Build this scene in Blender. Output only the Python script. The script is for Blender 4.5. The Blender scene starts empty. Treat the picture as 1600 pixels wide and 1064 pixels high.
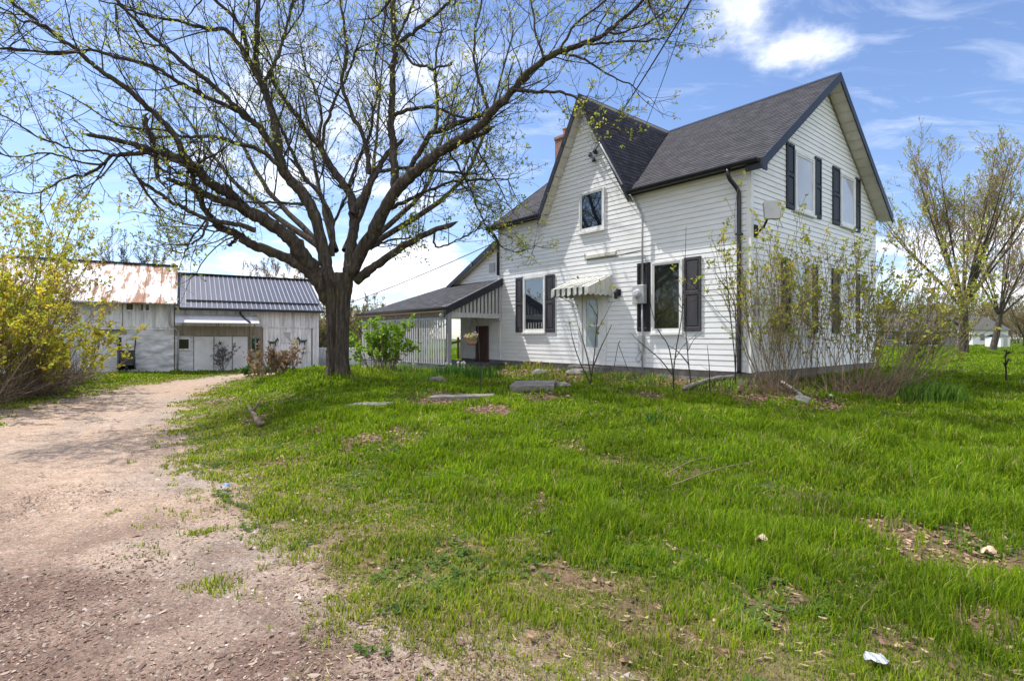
import bpy, math, random
import numpy as np
from mathutils import Vector, Matrix
rng = np.random.default_rng(11)
random.seed(5)
SC = bpy.context.scene
COL = SC.collection

# ------------------------------------------------------------------ camera model
F, CX, YH, CH = 845.46, 800.0, 527.86, 1.6
PSI, HX, HY, HZ = 0.8765, 5.3032, 12.0216, 0.829
cam = bpy.data.cameras.new('camera')
camo = bpy.data.objects.new('camera', cam); COL.objects.link(camo)
camo.location = (0, 0, CH); camo.rotation_euler = (math.pi/2, 0, 0)
cam.sensor_width = 36; cam.lens = 36*F/1600; cam.shift_y = -(532-YH)/1600
cam.clip_start = .05; cam.clip_end = 3000
SC.camera = camo

def ray(px, py, Y):
    return np.array([(px-CX)/F*Y, Y, CH-(py-YH)/F*Y])

# ------------------------------------------------------------------ helpers
def tag(o, label=None, cat=None, group=None, kind=None):
    if label: o['label'] = label
    if cat: o['category'] = cat
    if group: o['group'] = group
    if kind: o['kind'] = kind
    return o

def empty(name, loc=(0,0,0), rz=0, label=None, cat=None, group=None):
    o = bpy.data.objects.new(name, None); COL.objects.link(o)
    o.location = loc; o.rotation_euler = (0,0,rz)
    o.empty_display_size = .2
    return tag(o, label, cat, group)

def mesh_np(name, V, quads=None, tris=None, m=None, parent=None, cols=None, smooth=False, uvs=None, midx=None, mats=None):
    """one mesh object from arrays. uvs: per-vertex (n,2)"""
    V = np.asarray(V, dtype=np.float32).reshape(-1,3)
    q = np.asarray(quads, dtype=np.int32).reshape(-1,4) if quads is not None and len(quads) else np.zeros((0,4),np.int32)
    t = np.asarray(tris, dtype=np.int32).reshape(-1,3) if tris is not None and len(tris) else np.zeros((0,3),np.int32)
    me = bpy.data.meshes.new(name)
    me.vertices.add(len(V)); me.vertices.foreach_set('co', V.ravel())
    idx = np.concatenate([q.ravel(), t.ravel()])
    me.loops.add(len(idx)); me.loops.foreach_set('vertex_index', idx)
    npol = len(q)+len(t)
    me.polygons.add(npol)
    ls = np.concatenate([np.arange(len(q))*4, len(q)*4+np.arange(len(t))*3]).astype(np.int32)
    lt = np.concatenate([np.full(len(q),4), np.full(len(t),3)]).astype(np.int32)
    me.polygons.foreach_set('loop_start', ls); me.polygons.foreach_set('loop_total', lt)
    if midx is not None: me.polygons.foreach_set('material_index', np.asarray(midx, np.int32))
    if smooth: me.polygons.foreach_set('use_smooth', np.ones(npol, bool))
    me.update(calc_edges=True)
    if cols is not None:
        a = me.color_attributes.new('Col', 'FLOAT_COLOR', 'POINT')
        c = np.ones((len(V),4), np.float32); c[:, :3] = cols
        a.data.foreach_set('color', c.ravel())
    if uvs is not None:
        u = me.uv_layers.new(name='UVMap')
        u.data.foreach_set('uv', np.asarray(uvs, np.float32)[idx].ravel())
    for k in (mats or [m]):
        if k is not None: me.materials.append(k)
    o = bpy.data.objects.new(name, me); COL.objects.link(o)
    if parent is not None: o.parent = parent
    return o

class MB:
    """collects boxes, prisms, polygons and tubes; build() links them as ONE mesh"""
    def __init__(s): s.v=[]; s.f=[]; s.uv=[]; s.mi=[]
    def poly(s, pts, mi=0, uv=None):
        i=len(s.v); s.v += [tuple(map(float,p)) for p in pts]; s.f.append(tuple(range(i,i+len(pts)))); s.mi.append(mi)
        s.uv += list(uv) if uv is not None else [(0,0)]*len(pts)
    def hexa(s, c, mi=0):
        """8 corners: bottom 0-3, top 4-7"""
        for q in ((3,2,1,0),(4,5,6,7),(0,1,5,4),(1,2,6,5),(2,3,7,6),(3,0,4,7)): s.poly([c[k] for k in q], mi)
    def box(s, a, b, mi=0):
        x0,y0,z0=[min(a[k],b[k]) for k in range(3)]; x1,y1,z1=[max(a[k],b[k]) for k in range(3)]
        s.hexa([(x0,y0,z0),(x1,y0,z0),(x1,y1,z0),(x0,y1,z0),(x0,y0,z1),(x1,y0,z1),(x1,y1,z1),(x0,y1,z1)], mi)
    def fbox(s, fr, u0,u1,v0,v1,n0,n1, mi=0):
        """box in a wall frame (O,U,V,N)"""
        P=lambda u,v,n: fr[0]+fr[1]*u+fr[2]*v+fr[3]*n
        s.hexa([P(u0,v0,n0),P(u1,v0,n0),P(u1,v0,n1),P(u0,v0,n1),P(u0,v1,n0),P(u1,v1,n0),P(u1,v1,n1),P(u0,v1,n1)], mi)
    def bar(s, p, q, w, h, up=(0,0,1), mi=0):
        """square bar from p to q"""
        p=np.array(p,float); q=np.array(q,float); d=q-p; d/=np.linalg.norm(d)
        a=np.cross(d,np.array(up,float)); a/=np.linalg.norm(a); b=np.cross(a,d)
        a=a*w/2; b=b*h/2
        s.hexa([p-a-b,p+a-b,q+a-b,q-a-b,p-a+b,p+a+b,q+a+b,q-a+b], mi)
    def tube(s, pts, r, n=8, mi=0, cap=True):
        pts=np.asarray(pts,float); k=len(pts); r=np.broadcast_to(np.asarray(r,float),(k,))
        T=np.gradient(pts,axis=0); T/=np.linalg.norm(T,axis=1)[:,None]+1e-9
        ref=np.array([0,0,1.]) if abs(T[:,2]).mean()<.8 else np.array([1.,0,0])
        A=np.cross(T,ref); A/=np.linalg.norm(A,axis=1)[:,None]+1e-9; B=np.cross(A,T)
        th=np.linspace(0,2*np.pi,n,endpoint=False)
        R=[pts[i]+r[i]*(np.cos(th)[:,None]*A[i]+np.sin(th)[:,None]*B[i]) for i in range(k)]
        for i in range(k-1):
            for j in range(n):
                s.poly([R[i][j],R[i][(j+1)%n],R[i+1][(j+1)%n],R[i+1][j]],mi)
        if cap: s.poly(R[0],mi); s.poly(R[-1][::-1],mi)
    def prism(s, pts, d, mi=0):
        """polygon pts extruded by vector d"""
        d=np.array(d,float); P=[np.array(p,float) for p in pts]; Q=[p+d for p in P]; n=len(P)
        s.poly(P[::-1],mi); s.poly(Q,mi)
        for i in range(n): s.poly([P[i],P[(i+1)%n],Q[(i+1)%n],Q[i]],mi)
    def lathe(s, c, prof, n=16, mi=0):
        c=np.array(c,float); th=np.linspace(0,2*np.pi,n,endpoint=False)
        R=[np.array([[c[0]+r*math.cos(t),c[1]+r*math.sin(t),c[2]+z] for t in th]) for r,z in prof]
        for i in range(len(R)-1):
            for j in range(n): s.poly([R[i][j],R[i][(j+1)%n],R[i+1][(j+1)%n],R[i+1][j]],mi)
        s.poly(R[0][::-1],mi); s.poly(R[-1],mi)
    def build(s, name, m, parent=None, merge=True, smooth=False, bevel=0):
        import bmesh
        me=bpy.data.meshes.new(name); me.from_pydata(s.v,[],s.f); me.update()
        for k in (m if isinstance(m,(list,tuple)) else [m]): me.materials.append(k)
        me.polygons.foreach_set('material_index', s.mi)
        u=me.uv_layers.new(name='UVMap')
        ids=np.empty(len(me.loops),np.int32); me.loops.foreach_get('vertex_index',ids)
        u.data.foreach_set('uv', np.array(s.uv,np.float32)[ids].ravel())
        bm=bmesh.new(); bm.from_mesh(me)
        if merge: bmesh.ops.remove_doubles(bm,verts=bm.verts,dist=1e-5)
        if bevel: 
            bmesh.ops.bevel(bm,geom=[e for e in bm.edges if e.is_manifold and e.calc_face_angle(0)>.6],offset=bevel,segments=1,affect='EDGES',clamp_overlap=True)
        bmesh.ops.recalc_face_normals(bm,faces=bm.faces)
        bm.to_mesh(me); bm.free()
        if smooth: me.polygons.foreach_set('use_smooth',[True]*len(me.polygons))
        o=bpy.data.objects.new(name,me); COL.objects.link(o)
        if parent is not None: o.parent=parent
        return o

# ------------------------------------------------------------------ materials
def nodes(name):
    m=bpy.data.materials.new(name); m.use_nodes=True
    nt=m.node_tree; nt.nodes.clear()
    out=nt.nodes.new('ShaderNodeOutputMaterial'); b=nt.nodes.new('ShaderNodeBsdfPrincipled')
    nt.links.new(b.outputs[0],out.inputs[0])
    return m,nt,b,out
def N(nt,t,**k):
    n=nt.nodes.new(t)
    for a,v in k.items():
        if a.startswith('i_'): n.inputs[a[2:].replace('_',' ')].default_value=v
        elif a[0]=='I': n.inputs[int(a[1:])].default_value=v
        else: setattr(n,a,v)
    return n
def ramp(nt, stops, interp='LINEAR'):
    r=nt.nodes.new('ShaderNodeValToRGB'); r.color_ramp.interpolation=interp
    e=r.color_ramp.elements
    while len(e)<len(stops): e.new(.5)
    for k,(p,c) in enumerate(stops):
        e[k].position=p; e[k].color=(*c,1) if len(c)==3 else c
    return r
def c4(c): return (*c,1)
def mat(name, c1, c2=None, scale=6, rough=.7, bump=0, bscale=None, stretch=(1,1,1), metallic=0, detail=6, lo=.35, hi=.65,
        coord='Object', spec=.35, c3=None, s3=1.3, a3=.5, ior=None):
    m,nt,b,out=nodes(name)
    tc=N(nt,'ShaderNodeTexCoord'); mp=N(nt,'ShaderNodeMapping'); mp.inputs['Scale'].default_value=stretch
    nt.links.new(tc.outputs[coord],mp.inputs[0])
    no=N(nt,'ShaderNodeTexNoise',i_Scale=scale,i_Detail=detail,i_Roughness=.6)
    nt.links.new(mp.outputs[0],no.inputs['Vector'])
    r=ramp(nt,[(lo,c1),(hi,c2 if c2 else tuple(x*.8 for x in c1))])
    nt.links.new(no.outputs['Fac'],r.inputs[0]); col=r.outputs[0]
    if c3:
        n3=N(nt,'ShaderNodeTexNoise',i_Scale=s3,i_Detail=5,i_Roughness=.65); nt.links.new(mp.outputs[0],n3.inputs['Vector'])
        r3=ramp(nt,[(.5,(0,0,0)),(.68,(a3,a3,a3))]); nt.links.new(n3.outputs['Fac'],r3.inputs[0])
        mx=N(nt,'ShaderNodeMixRGB'); nt.links.new(r3.outputs[0],mx.inputs[0]); nt.links.new(col,mx.inputs[1]); mx.inputs[2].default_value=c4(c3)
        col=mx.outputs[0]
    nt.links.new(col,b.inputs['Base Color'])
    b.inputs['Roughness'].default_value=rough; b.inputs['Metallic'].default_value=metallic
    b.inputs['Specular IOR Level'].default_value=spec
    if ior: b.inputs['IOR'].default_value=ior
    if bump:
        nb=N(nt,'ShaderNodeTexNoise',i_Scale=bscale or scale*4,i_Detail=6,i_Roughness=.65); nt.links.new(mp.outputs[0],nb.inputs['Vector'])
        bu=N(nt,'ShaderNodeBump',i_Strength=bump,i_Distance=.02); nt.links.new(nb.outputs['Fac'],bu.inputs['Height'])
        nt.links.new(bu.outputs[0],b.inputs['Normal'])
    return m
def leafmat(name, trans=.45, rough=.55, gain=1.0):
    """colour from the vertex attribute Col, with light passing through"""
    m,nt,b,out=nodes(name)
    at=N(nt,'ShaderNodeVertexColor',layer_name='Col')
    tc=N(nt,'ShaderNodeTexCoord'); no=N(nt,'ShaderNodeTexNoise',i_Scale=1.1,i_Detail=4); nt.links.new(tc.outputs['Object'],no.inputs['Vector'])
    hs=N(nt,'ShaderNodeHueSaturation'); mr=N(nt,'ShaderNodeMapRange',I1=.3,I2=.7,I3=.75*gain,I4=1.25*gain)
    nt.links.new(no.outputs['Fac'],mr.inputs[0]); nt.links.new(mr.outputs[0],hs.inputs['Value']); nt.links.new(at.outputs['Color'],hs.inputs['Color'])
    nt.links.new(hs.outputs[0],b.inputs['Base Color']); b.inputs['Roughness'].default_value=rough; b.inputs['Specular IOR Level'].default_value=.25
    tr=N(nt,'ShaderNodeBsdfTranslucent'); nt.links.new(hs.outputs[0],tr.inputs[0])
    mx=N(nt,'ShaderNodeMixShader',I0=trans); nt.links.new(b.outputs[0],mx.inputs[1]); nt.links.new(tr.outputs[0],mx.inputs[2])
    nt.links.new(mx.outputs[0],out.inputs[0])
    return m

M={}
M['siding']=mat('white_vinyl_siding',(.84,.85,.87),(.77,.78,.79),scale=2.2,rough=.45,stretch=(.6,.6,2.5),c3=(.66,.63,.54),s3=.55,a3=.25)
M['white']=mat('white_trim_paint',(.80,.80,.80),(.70,.70,.69),scale=3,rough=.4)
M['soffit']=mat('cream_soffit',(.66,.63,.56),(.56,.53,.46),scale=3,rough=.55)
M['black']=mat('black_metal_trim',(.012,.013,.018),(.02,.021,.026),scale=5,rough=.32,spec=.5)
M['fascia']=mat('charcoal_fascia',(.016,.018,.028),(.024,.026,.038),scale=4,rough=.45)
M['shutter']=mat('charcoal_shutter_vinyl',(.045,.043,.052),(.062,.06,.07),scale=6,rough=.5,bump=.2,bscale=60,stretch=(1,1,.2))
M['shutter_dark']=mat('black_shutter_vinyl',(.014,.015,.019),(.022,.023,.028),scale=6,rough=.5,bump=.2,bscale=60,stretch=(1,1,.2))
M['concrete']=mat('weathered_concrete',(.25,.23,.205),(.15,.138,.125),scale=7,rough=.9,bump=.6,bscale=30,c3=(.16,.15,.11),s3=2.5)
M['stone']=mat('fieldstone',(.27,.25,.23),(.15,.14,.135),scale=5,rough=.9,bump=.8,bscale=18,c3=(.15,.15,.10),s3=3)
M['greywood']=mat('grey_weathered_wood',(.34,.34,.37),(.24,.24,.26),scale=5,rough=.85,stretch=(6,6,.5),bump=.4,bscale=14)
M['deck']=mat('dark_grey_deck_boards',(.12,.12,.14),(.08,.08,.09),scale=6,rough=.7)
M['brownwood']=mat('brown_wood',(.10,.055,.04),(.06,.035,.028),scale=4,rough=.7,stretch=(5,5,.6),bump=.3)
M['tanwood']=mat('tan_new_timber',(.42,.27,.15),(.34,.20,.10),scale=5,rough=.7,stretch=(5,5,.6))
M['greymetal']=mat('grey_painted_metal',(.42,.43,.44),(.34,.35,.36),scale=6,rough=.45,spec=.5)
M['cable']=mat('dark_cable',(.03,.03,.03),(.045,.045,.045),rough=.6)
M['greycable']=mat('grey_cable',(.25,.26,.28),(.2,.2,.22),rough=.6)
M['rust']=mat('rusty_iron',(.05,.032,.025),(.028,.02,.018),scale=12,rough=.85,bump=.3)
M['leaf']=leafmat('young_leaf',trans=.5)
M['grass']=leafmat('grass_blade',trans=.55,rough=.75)
M['litter']=leafmat('dry_leaf_litter',trans=.1,rough=.8)
M['twig']=mat('grey_brown_twig',(.062,.05,.045),(.032,.026,.024),scale=9,rough=.85)
M['redtwig']=mat('red_brown_twig',(.27,.18,.13),(.15,.095,.07),scale=7,rough=.8)
M['tantwig']=mat('tan_dry_twig',(.26,.20,.14),(.14,.10,.07),scale=7,rough=.85)

def glass(name, base, rough=.03, ior=1.7, var=None):
    m,nt,b,out=nodes(name)
    tc=N(nt,'ShaderNodeTexCoord'); no=N(nt,'ShaderNodeTexNoise',i_Scale=1.4,i_Detail=3); nt.links.new(tc.outputs['Object'],no.inputs['Vector'])
    r=ramp(nt,[(.35,base),(.65,var or tuple(x*.6 for x in base))]); nt.links.new(no.outputs['Fac'],r.inputs[0])
    nt.links.new(r.outputs[0],b.inputs['Base Color'])
    b.inputs['Roughness'].default_value=rough; b.inputs['IOR'].default_value=ior; b.inputs['Specular IOR Level'].default_value=.5
    bu=N(nt,'ShaderNodeBump',i_Strength=.03,i_Distance=.01); nt.links.new(no.outputs['Fac'],bu.inputs['Height']); nt.links.new(bu.outputs[0],b.inputs['Normal'])
    return m
M['glass_dark']=glass('dark_window_glass',(.02,.024,.02),ior=1.65)
M['glass_sky']=glass('reflective_window_glass',(.012,.018,.03),ior=2.6)
M['glass_pale']=glass('pale_window_glass',(.55,.56,.60),var=(.48,.49,.53),ior=1.7)  # pale grey base colour in the pane itself
M['glass_curtain']=glass('glass_over_pale_blue_curtain',(.34,.42,.46),var=(.22,.29,.33),ior=1.7)

def shingle_mat():
    m,nt,b,out=nodes('charcoal_asphalt_shingles')
    uv=N(nt,'ShaderNodeUVMap'); 
    br=N(nt,'ShaderNodeTexBrick',i_Scale=1,i_Color1=(.020,.020,.027,1),i_Color2=(.066,.062,.074,1),i_Mortar=(.012,.012,.015,1))
    br.inputs['Mortar Size'].default_value=.006; br.inputs['Brick Width'].default_value=.21; br.inputs['Row Height'].default_value=.14; br.inputs['Bias'].default_value=-.1
    nt.links.new(uv.outputs[0],br.inputs['Vector'])
    no=N(nt,'ShaderNodeTexNoise',i_Scale=3,i_Detail=8,i_Roughness=.75); nt.links.new(uv.outputs[0],no.inputs['Vector'])
    r=ramp(nt,[(.3,(.45,.45,.47)),(.7,(1.15,1.13,1.20))]); nt.links.new(no.outputs['Fac'],r.inputs[0])
    mx=N(nt,'ShaderNodeMixRGB',blend_type='MULTIPLY',I0=1); nt.links.new(br.outputs[0],mx.inputs[1]); nt.links.new(r.outputs[0],mx.inputs[2])
    nt.links.new(mx.outputs[0],b.inputs['Base Color']); b.inputs['Roughness'].default_value=.85
    g=N(nt,'ShaderNodeTexNoise',i_Scale=160,i_Detail=2); nt.links.new(uv.outputs[0],g.inputs['Vector'])
    ad=N(nt,'ShaderNodeMath',operation='ADD'); nt.links.new(g.outputs['Fac'],ad.inputs[0]); nt.links.new(br.outputs['Color'],ad.inputs[1])
    bu=N(nt,'ShaderNodeBump',i_Strength=.5,i_Distance=.012); nt.links.new(ad.outputs[0],bu.inputs['Height']); nt.links.new(bu.outputs[0],b.inputs['Normal'])
    return m
M['shingle']=shingle_mat()
def brick_mat():
    m,nt,b,out=nodes('old_red_brick')
    tc=N(nt,'ShaderNodeTexCoord'); mp=N(nt,'ShaderNodeMapping'); mp.inputs['Rotation'].default_value=(math.pi/2,0,0)
    nt.links.new(tc.outputs['Object'],mp.inputs[0])
    br=N(nt,'ShaderNodeTexBrick',i_Scale=1,i_Color1=(.30,.10,.06,1),i_Color2=(.20,.07,.045,1),i_Mortar=(.30,.27,.23,1))
    br.inputs['Mortar Size'].default_value=.008; br.inputs['Brick Width'].default_value=.22; br.inputs['Row Height'].default_value=.075
    nt.links.new(mp.outputs[0],br.inputs['Vector']); nt.links.new(br.outputs[0],b.inputs['Base Color']); b.inputs['Roughness'].default_value=.9
    bu=N(nt,'ShaderNodeBump',i_Strength=.5,i_Distance=.01); nt.links.new(br.outputs['Color'],bu.inputs['Height']); nt.links.new(bu.outputs[0],b.inputs['Normal'])
    return m
M['brick']=brick_mat()

M['slat']=mat('whitish_weathered_slats',(.56,.56,.58),(.40,.40,.42),scale=5,rough=.85,stretch=(6,6,.5),bump=.4,bscale=14)
M['lilacstem']=mat('olive_brown_stem',(.27,.21,.125),(.16,.115,.07),scale=7,rough=.8)
# ------------------------------------------------------------------ ground
def px0(px,py,z=0.):
    Y=(CH-z)*F/(py-YH); return ((px-CX)/F*Y, Y)
# driveway outline on the flat, from the near edge round to the barn yard
DR=[px0(*p) for p in [(800,1090),(690,1035),(610,985),(530,915),(440,862),(360,800),(318,745),(292,700),(284,665),(300,632),(335,606),(372,593),(410,587)]]
DR+=[px0(470,588.5),px0(560,589)]+[(-3.0,23.0),(-2.0,26.5)]+[px0(560,579.5),px0(470,580),px0(400,581),px0(328,588.5),px0(245,598.5),px0(164,610),px0(80,627),px0(0,643),px0(-120,690),px0(-400,760)]
DR+=[(-14,3),(-14,-6),(3,-6),(1.2,1.5)]
DR=np.array(DR)
def sd_poly(P,X,Y):
    X=np.asarray(X,float); Y=np.asarray(Y,float)
    d=np.full(X.shape,1e9); ins=np.zeros(X.shape,bool)
    n=len(P)
    for i in range(n):
        a=P[i]; b=P[(i+1)%n]; e=b-a; wx=X-a[0]; wy=Y-a[1]
        t=np.clip((wx*e[0]+wy*e[1])/(e@e),0,1)
        d=np.minimum(d,np.hypot(wx-t*e[0],wy-t*e[1]))
        c=((a[1]>Y)!=(b[1]>Y))&(X<(b[0]-a[0])*(Y-a[1])/((b[1]-a[1]) if b[1]!=a[1] else 1e-9)+a[0])
        ins^=c
    return np.where(ins,-d,d)
def sst(a,b,x):
    t=np.clip((x-a)/(b-a),0,1); return t*t*(3-2*t)
_pn=[(rng.uniform(0,6.28),rng.uniform(0,6.28)) for _ in range(12)]
def fnoise(X,Y,s):
    """cheap smooth noise about -1..1, feature size about 1/s"""
    v=0
    for k,(p,q) in enumerate(_pn[:8]):
        a=k*.785+.3; f=s*(1.3+.77*((k*37)%5)/4)
        v=v+np.sin(f*(np.cos(a)*X+np.sin(a)*Y)+p+1.7*np.sin(f*.6*(np.cos(a+1.9)*X+np.sin(a+1.9)*Y)+q))
    return v/4.2
cP,sP=math.cos(PSI),math.sin(PSI)
def to_house(X,Y):
    dx=X-HX; dy=Y-HY
    return dx*cP-dy*sP, dx*sP+dy*cP      # local x (= -a), local y (= b)
def house_w(x,y,z=0.):
    return np.array([HX+x*cP+y*sP, HY-x*sP+y*cP, HZ+z])
def d_house(X,Y):
    x,y=to_house(X,Y)
    dx=np.maximum(np.maximum(-11.4-x,x),0); dy=np.maximum(np.maximum(-y,y-8.2),0)
    return np.hypot(dx,dy)
def gz(X,Y,fine=True):
    X=np.asarray(X,float); Y=np.asarray(Y,float)
    sd=sd_poly(DR,X,Y)
    lawn=.03+.46*sst(4.5,14.5,Y+.12*X)+.0022*np.clip(Y-20,0,60)
    far=sst(19,27,Y)*sst(-2,-9,X)            # barn yard sits low
    lawn=lawn*(1-far)+.12*far
    left=sst(-7,-10,X)
    lawn=lawn*(1-left*.8)
    k=sst(-.2,2.6,sd)
    z=lawn*k
    z=z+.10*np.exp(-(d_house(X,Y)/1.3)**2)
    z=z+.10*np.exp(-(((X+4.85)**2+(Y-15)**2)/1.6**2))   # root mound under the maple
    if fine:
        z=z+.035*fnoise(X,Y,1.1)*sst(0,1.5,sd)+.012*fnoise(X+9,Y,4.3)*(.4+.6*sst(-.2,.6,sd))
        z=z-.02*np.exp(-((sd+1.5)/.35)**2)*(sd<0)
    return z
def gp(px,py):
    """the ground point seen at a picture point"""
    t=np.geomspace(1.5,140,1500)
    X=(px-CX)/F*t; Z=CH-(py-YH)/F*t
    h=gz(X,t); k=np.argmax(Z<h)
    a,b=t[k-1],t[k]
    for _ in range(25):
        m=(a+b)/2
        if CH-(py-YH)/F*m<gz((px-CX)/F*m,m): b=m
        else: a=m
    return np.array([(px-CX)/F*b,b,float(gz((px-CX)/F*b,b))])
def gpt(x,y,dz=0.): return np.array([x,y,float(gz(x,y))+dz])
SUN_E,SKY_S,EXPO=4.5,.13,.61
LEAF_KEEP=.36
CLOUD_B=7.8; SKY_TINT=(.88,.92,1.05,1)
CLOUDS=[(540,260,.24,.20),(700,60,.16,.16,.10),(1150,25,.15,.27,.085),(1540,400,.18,.34,.12),(120,190,.16,.12,.06),(640,430,.18,.32,.055),(330,430,.14,.16,.06),(1260,85,.07,.20,.03),(1400,70,.10,.14,.04),
 (900,215,.10,-.22),(1300,230,.18,-.12),(1450,120,.20,-.10),(60,330,.22,-.08,.08),(250,60,.10,.08,.05)]
# travel of the light in house terms (a, b, down): from the left, a little from the front
_da=np.array([-math.cos(PSI),math.sin(PSI)]); _db=np.array([math.sin(PSI),math.cos(PSI)])
_v=-1.0*_da+.43*_db; SUN_D=np.array([-_v[0],-_v[1],1.82])
# ------------------------------------------------------------------ ground sheets
def ground_mat(name, bump=.5):
    m,nt,b,out=nodes(name)
    at=N(nt,'ShaderNodeVertexColor',layer_name='Col')
    tc=N(nt,'ShaderNodeTexCoord')
    n1=N(nt,'ShaderNodeTexNoise',i_Scale=38,i_Detail=8,i_Roughness=.75); nt.links.new(tc.outputs['Object'],n1.inputs['Vector'])
    n2=N(nt,'ShaderNodeTexNoise',i_Scale=5,i_Detail=8,i_Roughness=.7); nt.links.new(tc.outputs['Object'],n2.inputs['Vector'])
    r1=ramp(nt,[(.30,(.38,.35,.33)),(.5,(.92,.92,.92)),(.70,(1.6,1.56,1.52))]); nt.links.new(n1.outputs['Fac'],r1.inputs[0])
    r2=ramp(nt,[(.3,(.72,.70,.69)),(.7,(1.22,1.2,1.2))]); nt.links.new(n2.outputs['Fac'],r2.inputs[0])
    a=N(nt,'ShaderNodeMixRGB',blend_type='MULTIPLY',I0=1); nt.links.new(at.outputs[0],a.inputs[1]); nt.links.new(r1.outputs[0],a.inputs[2])
    c=N(nt,'ShaderNodeMixRGB',blend_type='MULTIPLY',I0=1); nt.links.new(a.outputs[0],c.inputs[1]); nt.links.new(r2.outputs[0],c.inputs[2])
    nt.links.new(c.outputs[0],b.inputs['Base Color']); b.inputs['Roughness'].default_value=.95; b.inputs['Specular IOR Level'].default_value=.15
    n3=N(nt,'ShaderNodeTexNoise',i_Scale=140,i_Detail=4,i_Roughness=.7); nt.links.new(tc.outputs['Object'],n3.inputs['Vector'])
    r3=ramp(nt,[(.32,(.62,.60,.58)),(.5,(1,1,1)),(.68,(1.35,1.33,1.3))]); nt.links.new(n3.outputs['Fac'],r3.inputs[0])
    c2=N(nt,'ShaderNodeMixRGB',blend_type='MULTIPLY',I0=1); nt.links.new(c.outputs[0],c2.inputs[1]); nt.links.new(r3.outputs[0],c2.inputs[2]); nt.links.new(c2.outputs[0],b.inputs['Base Color'])
    ad=N(nt,'ShaderNodeMath',operation='ADD'); nt.links.new(n1.outputs['Fac'],ad.inputs[0]); nt.links.new(n2.outputs['Fac'],ad.inputs[1])
    bu=N(nt,'ShaderNodeBump',i_Strength=bump,i_Distance=.03); nt.links.new(ad.outputs[0],bu.inputs['Height']); nt.links.new(bu.outputs[0],b.inputs['Normal'])
    return m
M['soil']=ground_mat('lawn_soil_and_thatch'); M['dirt']=ground_mat('packed_dirt_and_gravel',.6)

# bare or leaf-strewn patches in the lawn: (px,py,radius m, strength)
PATCH=[(1460,850,.55,1.2),(1400,838,.3,1),(1510,880,.3,.9),(1190,858,.14,1),(1260,905,.18,.8),(870,890,.18,.7),(930,915,.15,.6),
 (1040,745,.25,.8),(960,720,.3,.7),(900,700,.28,.7),(560,690,.4,.9),(500,672,.35,.7),(620,672,.4,.7),(690,625,.7,1.2),(640,690,.35,.8),(740,715,.3,.6),(770,640,.5,1.2),
 (850,620,.5,.9),(1010,620,.6,.9),(340,628,.4,1.2),(1190,960,.15,.9),(1230,930,.16,.8),(1400,1000,.2,.7),(1540,975,.25,.9),(1180,620,.5,1),(1290,632,.6,1.2),(1400,625,.5,1),(400,655,.3,.8),
 (660,905,.15,.5),(740,960,.15,.6),(600,880,.15,.5),(850,1010,.15,.7),(960,1040,.18,.7),(1100,1000,.18,.6),(520,850,.25,.5),(700,850,.2,.6),(820,800,.2,.6),(1000,960,.2,.7),(1330,930,.2,.6),(1080,880,.18,.6),(440,720,.3,.7),(860,740,.3,.6),(1250,780,.2,.5)]
PATCHW=[(*gp(a,b)[:2],r,s) for a,b,r,s in PATCH]
def bare(X,Y):
    v=np.zeros(np.shape(X))
    j=.22*fnoise(X,Y,5.5)+.12*fnoise(X+3,Y,13.)
    for x,y,r,s in PATCHW:
        q=np.hypot(X-x,(Y-y)*.8)/r+j*1.6
        v=np.maximum(v,s*(1-sst(.55,1.15,q)))
    # planting bed along the house front and side
    hx,hy=to_house(X,Y)
    bed=np.where((hx>-9.2)&(hx<1.5)&(hy<0),1-sst(np.where(hx<-3.2,1.5,.8),np.where(hx<-3.2,3.4,2.2),-hy+.35*j*3),0)*.88
    bed2=np.where((hy>-.6)&(hy<6)&(hx>0),1-sst(1.0,2.2,hx+.35*j*3),0)*.8
    return np.clip(np.maximum(np.maximum(v,bed),bed2),0,1)

ang=np.unique(np.concatenate([np.arange(-54,54.01,.2),np.arange(-180,-54,4),np.arange(54,180.1,4)]))
rad=np.geomspace(.5,700,560)
A,R=np.meshgrid(np.radians(ang),rad,indexing='ij')
GX,GY=R*np.sin(A),R*np.cos(A)
GZ=gz(GX,GY); GZ=np.where(R>150,GZ+0*R,GZ)
SD=sd_poly(DR,GX,GY)+.16*fnoise(GX,GY,2.3)+.10*fnoise(GX+5,GY,7.)+.05*fnoise(GX,GY+5,19.)
BARE=bare(GX,GY)
# colours: what the surface itself is
dirt=np.array([.37,.28,.213]); gravel=np.array([.30,.27,.245]); chips=np.array([.165,.112,.09]); thatch=np.array([.10,.085,.045]); moss=np.array([.06,.085,.022]); leafy=np.array([.17,.105,.075])
def mixc(a,b,t): return a*(1-t[...,None])+b*t[...,None]
C=np.broadcast_to(dirt,GX.shape+(3,)).copy()
n_a=.5+.5*fnoise(GX,GY,.8); n_b=.5+.5*fnoise(GX+4,GY,2.9); n_c=.5+.5*fnoise(GX+11,GY+3,7.5)
trackgap=np.exp(-((SD+1.2)/.5)**2)+np.exp(-((SD+2.9)/.5)**2)
C=mixc(C,gravel,np.clip(.6*sst(.45,.75,n_a)*(.5+.5*n_b),0,1))
C=mixc(C,dirt*1.22,np.clip(trackgap*.55*(1-BARE),0,.7)); C=mixc(C,np.array([.21,.165,.125]),np.clip(.38*np.exp(-((SD+2.05)/.28)**2)*(.4+.8*n_b),0,.5))
near=(1-sst(3.3,5.6,GY+.6*fnoise(GX,GY,1.6)))*sst(-.2,-1.0,SD+.5*fnoise(GX+2,GY,2.1))
C=mixc(C,chips,np.clip(near*(.5+.6*n_b)*1.1,0,.92))
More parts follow.
